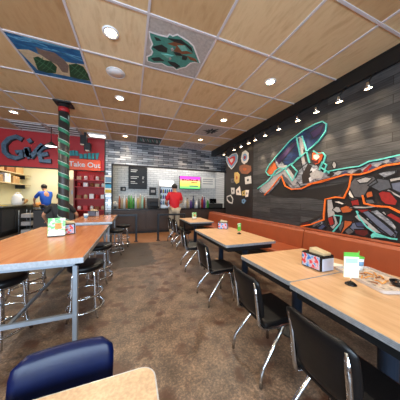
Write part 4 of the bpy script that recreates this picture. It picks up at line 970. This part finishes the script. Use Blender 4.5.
row = [('rust', 'rust', .42), ('beige_p', 'beige', .36), ('plastic_white', 'white', .42), ('food', 'amber', .34), ('glass_green', 'dark green', .45), ('plastic_green', 'light green', .44),
       ('glass_green', 'second dark green', .36), ('plastic_white', 'second white', .45), ('gold', 'gold', .36), ('beige_p', 'second beige', .46), ('mint_p', 'mint', .42), ('food_dark', 'brown', .38)]
for n, (m, w, h) in enumerate(row):
    bottle(-.44+n*.088, 8.05+.07*(n % 2), h*1.3, .04, m, '%s bottle in the row left of the coffee machine' % w, 'bottles left of the coffee machine')
row = [('plastic_white', 'white', .42), ('beige_p', 'beige', .38), ('purple_p', 'purple', .34), ('bluep', 'blue', .48), ('plastic_white', 'second white', .3), ('greyp', 'grey', .36), ('redp', 'red', .5),
       ('purple_p', 'second purple', .44), ('glass_green', 'green', .34)]
for n, (m, w, h) in enumerate(row):
    bottle(2.30+n*.14, 8.05+.07*(n % 2), h*1.15, .055, m, '%s bottle on the counter under the menu screen' % w, 'bottles under the menu screen', 'black_paint' if n % 2 else 'plastic_white')
t = thing('coffee_machine', 'black coffee machine on the service counter', 'coffee machine', (.88, 8.1, 1.0))
MB().box(-.24, .24, -.16, .2, 0, .08, .01).build('drip_base', 'black_gloss', t)
MB().box(-.24, .24, .02, .2, .08, .42, .01).build('body', 'black_paint', t)
MB().box(-.22, .22, -.16, .1, .26, .42, .02).build('head', 'charcoal', t)
for a in (-.1, .1): MB().tube([(a, -.08, .26), (a, -.08, .2)], .015).build('spout', 'chrome', t)
t = thing('wall_clock', 'round white dial standing at left end of the counter', 'dial', (-.60, 8.0, 1.0))
MB().lathe([(0, 0), (.11, 0), (.11, .03), (0, .03)], (0, 0, 0), 24, Matrix.Translation((0, 0, .17)) @ Matrix.Rotation(PI/2, 4, 'X')).build('face', 'whitep', t)
MB().box(-.05, .05, -.03, .03, 0, .08).build('stand', 'charcoal', t)
MB().tube([(0, -.035, .17), (.03, -.035, .23)], .006).build('hand', 'black_paint', t)
t = thing('wall_screen', 'small black order screen on servery wall above coffee machine', 'screen', (1.0, 9.37, 1.76))
MB().box(-.17, .17, -.04, .03, -.2, .2, .01).build('casing', 'black_paint', t); MB().box(-.09, .1, -.045, -.03, -.06, .06).build('lit_area', 'tilegrey', t)
t = thing('wall_box', 'little black box on servery wall left of menu board', 'wall box', (-.36, 9.37, 1.84))
MB().box(-.12, .12, -.06, .03, -.1, .1, .01).build('casing', 'black_paint', t); MB().box(-.02, .07, -.065, -.05, -.06, .04).build('label_plate', 'tilegrey', t)
t = thing('cash_register', 'black cash register at right end of service counter', 'cash register', (3.85, 8.05, 1.0))
MB().box(-.34, .3, -.16, .2, 0, .2, .02).build('drawer', 'charcoal', t)
MB().box(-.3, .05, .0, .05, .22, .44, .008, 2, Matrix.Rotation(-.15, 4, 'X')).build('screen', 'black_gloss', t); MB().box(-.16, -.08, .02, .08, .18, .3).build('stem', 'black_paint', t)
t = thing('reflection_board', 'pale notice panel with painted faint reflection on servery wall', 'whiteboard', (4.0, 9.385, 2.3))
MB().box(-.4, .4, -.012, .01, -.3, .3).build('sheet', 'paper', t)
for z in (.16, .05, -.08): MB().box(-.32, .28, -.015, -.005, z, z+.05).build('reflection_line', 'palep', t)  # faint reflection on a whiteboard, painted as pale strips

# ------------------------------------------------------------------ kitchen
t = thing('kitchen_counter', 'dark kitchen counter along the cream side wall', 'counter', (-4.4, 9.2, 0))
MB().box(-.34, .34, -1.1, 1.4, 1.05, 1.1, .006).build('worktop', 'kitchen_steel', t)
MB().box(-.32, .26, -1.05, 1.36, .12, 1.05).build('body', 'black_paint', t)
MB().box(-.30, .2, -1.0, 1.3, 0, .12).build('plinth', 'black_paint', t)
for a in (-1.0, -.2, .6): MB().box(.255, .275, a, a+.74, .2, .98, .004, 1).build('door', 'trousers_dark', t)
t = thing('prep_counter', 'steel prep counter in front of the worker in blue', 'counter', (-2.95, 10.2, 0))
MB().box(-1.0, 1.0, -.3, .5, .9, .95, .006).build('worktop', 'kitchen_steel', t)
MB().box(-.98, .98, -.25, .45, 0, .9).build('body', 'charcoal', t)
for a in (-.9, -.25, .4): MB().box(a, a+.55, -.265, -.245, .15, .8).build('door', 'steel_grey', t)
for n, z in enumerate((1.96, 2.38)):
    t = thing('wall_shelf', '%s wooden wall shelf in the kitchen' % ['lower', 'upper'][n], 'shelf', (-4.55, 9.3, z), 0, 'kitchen wall shelves')
    MB().box(-.2, .2, -1.2, 1.4, -.035, 0).build('board', 'beige_p', t)
    for a in (-.9, 1.0): MB().box(-.19, .14, a, a+.03, -.2, -.034).build('bracket', 'dark_steel', t)
bxs = [(8.55, 1.96, .3, .26, 'cardboard', 'brown cardboard box at near end of lower kitchen shelf'), (9.05, 1.96, .26, .34, 'plastic_white', 'white carton in the middle of lower kitchen shelf'),
       (9.6, 1.96, .34, .28, 'cardboard', 'brown cardboard box at far end of lower kitchen shelf'), (8.55, 2.38, .4, .3, 'cardboard', 'brown cardboard box at near end of upper kitchen shelf'),
       (9.2, 2.38, .34, .36, 'food_dark', 'dark brown box in the middle of upper kitchen shelf'), (9.85, 2.38, .4, .42, 'cardboard', 'tall brown cardboard box at far end of upper kitchen shelf')]
for y, z, w, h, m, lab in bxs:
    t = thing('carton', lab, 'box', (-4.55, y, z), 0, 'boxes on the kitchen shelves')
    MB().box(-.18, .18, -w*.66, w*.66, 0, h, .004, 1).build('box_body', m, t); MB().box(-.182, .182, -.025, .025, h-.1, h+.002).build('tape', 'beige_p', t)
t = thing('carrier_bag', 'white plastic carrier bag standing on the kitchen counter', 'bag', (-4.2, 9.3, 1.1))
MB().lathe([(0, 0), (.17, .0), (.19, .1), (.17, .3), (.10, .42), (0, .44)], n=10).build('sack', 'plastic_white', t)
MB().tube(arc((0, 0, .4), .08, 0, PI, 8, 'xz'), .015).build('handle', 'plastic_white', t)
MB().box(.1, .19, -.06, .06, .16, .26).build('printed_patch', 'greyp', t)
for n, (x, y, m, w) in enumerate(((-4.25, 9.8, 'cardboard', 'brown'), (-3.85, 9.98, 'food', 'orange'), (-3.55, 10.1, 'beige_p', 'beige'))):
    o = MB().ball((0, 0, .11), .13, (1, 1, .85), 10).ball((.08, .05, .16), .08, (1, 1, .9), 8).build('paper_parcel', m, None, (x, y, 1.101 if x < -4 else .951))
    tag(o, '%s wrapped parcel on the kitchen counter by worker in blue' % w, 'parcel', 'parcels in the kitchen')
t = thing('wire_rack', 'black wire rack of white trays under the kitchen counter', 'rack', (-3.8, 9.15, 0))
for z in (0, .3, .6): MB().box(-.18, .2, -.3, .3, z, z+.02).build('shelf', 'dark_steel', t)
for a in (-.17, .17):
    for b in (-.28, .28): MB().tube([(a, b, 0), (a, b, .9)], .01).build('upright', 'steel_grey', t)
for z in (.02, .32, .62): MB().box(-.12, .19, -.25, .25, z, z+.14).build('tray_stack', 'tilegrey', t)
o = MB().box(-.2, .2, -.15, .15, 0, .012).build('yellow_label', 'yellow_p')
o.location = (-4.3, 8.35, 1.1); tag(o, 'yellow sheet on near corner of the kitchen counter', 'sheet')
t = thing('half_counter', 'dark grey half height counter beside the striped pillar', 'counter', (-2.72, 7.95, 0))
MB().box(-.45, .75, 0, .3, 0, .95).build('body', 'charcoal', t); MB().box(-.47, .77, -.02, .32, .95, .99, .004, 1).build('worktop', 'black_gloss', t)
o = MB().box(-.42, .34, -1.45, 1.45, 0, .012).build('floor_mat', 'mat_rubber', None, (-3.6, 7.35, .0)); tag(o, 'black rubber floor mat before the kitchen opening', 'mat')
# red shelving bay right of the pillar
t = thing('red_shelf_unit', 'red shelf unit of supplies below the take out sign', 'shelf unit', (-1.55, 8.75, 0))
MB().box(-.62, .62, .2, .26, 0, 2.6).build('back_panel', 'red_wall', t)
for a in (-.62, .58): MB().box(a, a+.04, -.1, .2, 0, 2.6).build('side_panel', 'red_dark', t)
for z in (.9, 1.37, 1.86, 2.14): MB().box(-.58, .58, -.1, .2, z-.03, z).build('shelf', 'red_p', t)
items = [(-.45, 'plastic_white', 'white'), (-.22, 'food_dark', 'brown'), (0., 'red_p', 'red'), (.2, 'beige_p', 'beige'), (.42, 'plastic_white', 'pale')]
for r, z in enumerate((.9, 1.37, 1.86, 2.14)):
    for n, (x, m, w) in enumerate(items):
        mm = items[(n*2+r) % 5]
        b = MB()
        if (n+r) % 2: b.box(-.08, .08, -.07, .07, 0, .14+.03*(n % 3), .006, 1)
        else: b.lathe([(0, 0), (.07, 0), (.07, .13), (.04, .17), (0, .17)], n=12)
        o = b.build('supply_box' if (n+r) % 2 else 'supply_jar', mm[1], None, (-1.55+x, 8.8, z+.0005))
        tag(o, '%s %s, %s from left on %s red shelf' % (mm[2], 'box' if (n+r) % 2 else 'jar', ['first', 'second', 'third', 'fourth', 'fifth'][n], ['lowest', 'second lowest', 'second highest', 'top'][r]), 'supply', 'supplies on the red shelves')
t = thing('cream_locker', 'narrow cream cabinet left of the red shelf unit', 'cabinet', (-2.42, 9.0, 0))
MB().box(-.2, .2, 0, .4, 0, 2.2, .006).build('body', 'cream_wall', t)
for z in (.1, 1.15): d_ = MB().box(-.18, .18, -.015, .005, z, z+.98).build('door', 'beige_p', t); MB().box(.1, .14, -.03, -.01, z+.4, z+.55).build('handle', 'steel_grey', d_)

# ------------------------------------------------------------------ people
def skin_mesh(verts, edges, radii, root=0, sub=1):
    me = bpy.data.meshes.new('sk'); me.from_pydata(verts, edges, [])
    o = bpy.data.objects.new('sk', me); COL.objects.link(o)
    md = o.modifiers.new('Skin', 'SKIN'); md.use_smooth_shade = True
    for i, v in enumerate(me.skin_vertices[0].data):
        r = radii[i]; v.radius = r if isinstance(r, tuple) else (r, r); v.use_root = (i == root)
    s = o.modifiers.new('Sub', 'SUBSURF'); s.levels = sub; s.render_levels = sub
    out = bpy.data.meshes.new_from_object(o.evaluated_get(bpy.context.evaluated_depsgraph_get()))
    bpy.data.objects.remove(o); bpy.data.meshes.remove(me)
    return out
def person(label, loc, rz, sc, shirt, trousers, arms, lean=0, hair='hair_dark', cap=None, seated=False, wide=1):
    """arms: (left elbow, left wrist, right elbow, right wrist) in local metres, facing +Y"""
    t = thing('person', label, 'person', loc, rz); t.scale = (sc*wide, sc*wide, sc)
    lv = lambda x, y, z: (x, y + lean*max(0, z-.95), z)
    J = dict(pel=(0,0,.95), bel=lv(0,.01,1.1), che=lv(0,.01,1.30), nec=lv(0,-.005,1.46), nk2=lv(0,.01,1.52), hea=lv(0,.03,1.60), top=lv(0,.02,1.69))
    R = dict(pel=(.15,.11), bel=(.14,.105), che=(.155,.11), nec=.062, nk2=.055, hea=(.078,.095), top=(.062,.075))
    E = [('pel','bel'), ('bel','che'), ('che','nec'), ('nec','nk2'), ('nk2','hea'), ('hea','top')]
    for s, n, el, wr in ((-1, 'l', arms[0], arms[1]), (1, 'r', arms[2], arms[3])):
        J['sh'+n] = lv(s*.175, 0, 1.40); J['el'+n] = el; J['wr'+n] = wr
        d = (Vector(wr)-Vector(el)).normalized(); J['ha'+n] = tuple(Vector(wr)+d*.06)
        R['sh'+n] = .062; R['el'+n] = .042; R['wr'+n] = .027; R['ha'+n] = (.034, .022)
        E += [('che','sh'+n), ('sh'+n,'el'+n), ('el'+n,'wr'+n), ('wr'+n,'ha'+n)]
        J['hi'+n] = (s*.09, 0, .88); J['kn'+n] = (s*.10, .015, .49); J['an'+n] = (s*.10, -.02, .09); J['to'+n] = (s*.12, .12, .035)
        if seated: J['hi'+n] = (s*.09, .04, .90); J['kn'+n] = (s*.13, .42, .90); J['an'+n] = (s*.12, .40, .50); J['to'+n] = (s*.12, .53, .455)
        R['hi'+n] = .088; R['kn'+n] = .056; R['an'+n] = .042; R['to'+n] = (.042, .03)
        E += [('pel','hi'+n), ('hi'+n,'kn'+n), ('kn'+n,'an'+n), ('an'+n,'to'+n)]
    names = list(J); ix = {a: i for i, a in enumerate(names)}
    body = MB().mesh(skin_mesh([J[a] for a in names], [(ix[a], ix[b]) for a, b in E], [R[a] for a in names]))
    for n, s in (('l', -1), ('r', 1)):                  # five separate fingers rooted in each palm
        h = Vector(J['ha'+n]); d = (h-Vector(J['wr'+n])).normalized()
        side = d.cross(Vector((0, 0, 1))); side = (side if side.length > .2 else Vector((1, 0, 0))).normalized(); cu = d.cross(side).normalized()
        if cu.z > 0: cu = -cu
        for f, (off, L) in enumerate(((-.024, .062), (-.008, .074), (.008, .07), (.023, .055))):
            a = h+side*off+d*.0; p = [a, a+d*.03+d*L*.4, a+d*.03+d*L*.75+cu*.012, a+d*.03+d*L+cu*.03]
            body.tube(p, [.010, .009, .008, .006], 6)
        a = h-d*.03+side*.028*s; body.tube([a, a+side*.028*s+d*.025, a+side*.034*s+d*.055+cu*.01], [.011, .010, .007], 6)
    hx, hy, hz = J['hea']
    body.ball((hx, hy+.098, hz-.005), .016, (.8, 1, 1.4), 8)              # nose
    for s in (-1, 1): body.ball((hx+s*.08, hy-.005, hz), .026, (.35, .8, 1.2), 8)   # ears
    bo = body.build('body', 'skin', t)
    for s in (-1, 1): MB().ball((hx+s*.032, hy+.088, hz+.025), .011, (1, .5, .7), 8).build('eye', 'black_paint', t)
    MB().ball((hx, hy+.088, hz-.045), .02, (1.2, .3, .3), 8).build('mouth', 'redd', t)
    # shirt
    sv = ['pel', 'bel', 'che', 'nec'] ; vs = [J[a] for a in sv]; vs[0] = (0, 0, .86)
    vs[3] = tuple(Vector(J['nec'])-Vector((0, 0, .02)))
    rr = [(.172,.138), (.17,.136), (.19,.148), .078]; ed = [(0,1), (1,2), (2,3)]
    for n in 'lr':
        sh, el = Vector(J['sh'+n]), Vector(J['el'+n]); i = len(vs)
        vs += [tuple(sh), tuple(sh.lerp(el, .85))]; rr += [.075, .066]; ed += [(2, i), (i, i+1)]
    MB().mesh(skin_mesh(vs, ed, rr)).build('shirt', shirt, t)
    vs = [(0, 0, .92)]; rr = [(.155, .115)]; ed = []
    for n in 'lr':
        i = len(vs); vs += [J['hi'+n], J['kn'+n], tuple(Vector(J['an'+n])+Vector((0, 0, .0)))]; rr += [.10, .075, .066]; ed += [(0, i), (i, i+1), (i+1, i+2)]
    MB().mesh(skin_mesh(vs, ed, rr)).build('trousers', trousers, t)
    for n, s in (('l', -1), ('r', 1)):
        MB().ball(((s*.12, .46, .46) if seated else (s*.112, .05, .045)), .05, (.95, 2.5, .9), 12).build('shoe', 'shoe', t)
    hb = MB().ball((hx, hy-.012, hz+.035), .102, (.88, 1.02, 1.02), 16)
    bmesh.ops.delete(hb.b, geom=[v for v in hb.b.verts if v.co.z < hz-.03 or (v.co.y > hy+.03 and v.co.z < hz+.06)], context='VERTS')
    bmesh.ops.solidify(hb.b, geom=hb.b.faces[:], thickness=.012)
    hb.build('hair', hair, t)
    if cap: MB().lathe([(0, .13), (.07, .115), (.1, .06), (.102, .03), (.098, .03), (.09, .06), (0, .11)], (hx, hy, hz), 18).build('cap', cap, t)
    return t
person('man in red polo and khaki trousers, back turned, facing the counter', (1.49, 6.62, 0), .1, 1.135, 'shirt_red', 'trousers_khaki',
       ((-.25, .06, 1.13), (-.17, .26, 1.06), (.25, .05, 1.13), (.16, .26, 1.08)), wide=1.05)
person('kitchen worker in blue shirt leaning over the prep counter', (-3.28, 9.35, 0), .75, 1.13, 'shirt_blue', 'trousers_dark',
       ((-.25, .30, 1.17), (-.17, .48, 1.02), (.25, .30, 1.17), (.15, .48, 1.02)), .28)
person('person in black T-shirt seated behind the striped pillar, elbow showing', (-1.72, 5.72, -.19), .12, 1.0, 'shirt_black', 'trousers_dark',
       ((-.36, .02, 1.16), (-.33, .22, .99), (.36, .02, 1.16), (.33, .22, .99)), seated=True)
dup(st0, (-1.72, 5.72, 0), .2, 'black bar stool under the seated person behind the pillar')

# ------------------------------------------------------------------ daylight, room lights, camera
w = bpy.data.worlds.new('World'); S.world = w; w.use_nodes = True
bg = w.node_tree.nodes['Background']; bg.inputs[0].default_value = (.62, .78, 1, 1); bg.inputs[1].default_value = 1.2
for x, wd in ((-3.9, 2.5), (-.55, 2.8)):
    mark_lamp('window_daylight', 'AREA', (x, -2.62, 1.8), 250*wd/3, (.66, .83, 1), wd, (x, 3, 2.9), sx=1.8)
mark_lamp('kitchen_lamp', 'AREA', (-3.0, 9.3, 3.28), 80, (1, .93, .74), 2.2, (-3.0, 9.3, 0), sx=1.4)
mark_lamp('servery_lamp', 'AREA', (1.8, 8.9, 3.28), 42, (1, .95, .9), 4, (1.8, 8.9, 0), sx=.8)
for x in (-.2, 1.0, 2.1, 3.3): mark_lamp('servery_spot', 'SPOT', (x, 7.2, 3.55), 16, WARM, .05, (x, 7.85, 2.6), .9, .8)

cam = bpy.data.cameras.new('Camera'); co = bpy.data.objects.new('Camera', cam); COL.objects.link(co); S.camera = co
cam.sensor_width = 36; cam.lens = 36*183/400; cam.clip_start = .02
Yw, Pt, Rl = math.radians(20.6), math.radians(-.6), math.radians(.7)
fw = Vector((math.sin(Yw)*math.cos(Pt), math.cos(Yw)*math.cos(Pt), math.sin(Pt))); rt = Vector((math.cos(Yw), -math.sin(Yw), 0)); up = rt.cross(fw)
r2 = rt*math.cos(Rl)+up*math.sin(Rl); u2 = up*math.cos(Rl)-rt*math.sin(Rl)
mw = Matrix((( r2.x, u2.x, -fw.x, 0), (r2.y, u2.y, -fw.y, 0), (r2.z, u2.z, -fw.z, 0), (0, 0, 0, 1))); mw.translation = (0, 0, 1.45)
co.matrix_world = mw
S.view_settings.view_transform = 'Standard'; S.view_settings.look = 'None'; S.view_settings.gamma = 1; S.view_settings.exposure = .34
S.view_settings.use_curve_mapping = False
S.cycles.max_bounces = 8; S.cycles.use_denoising = True
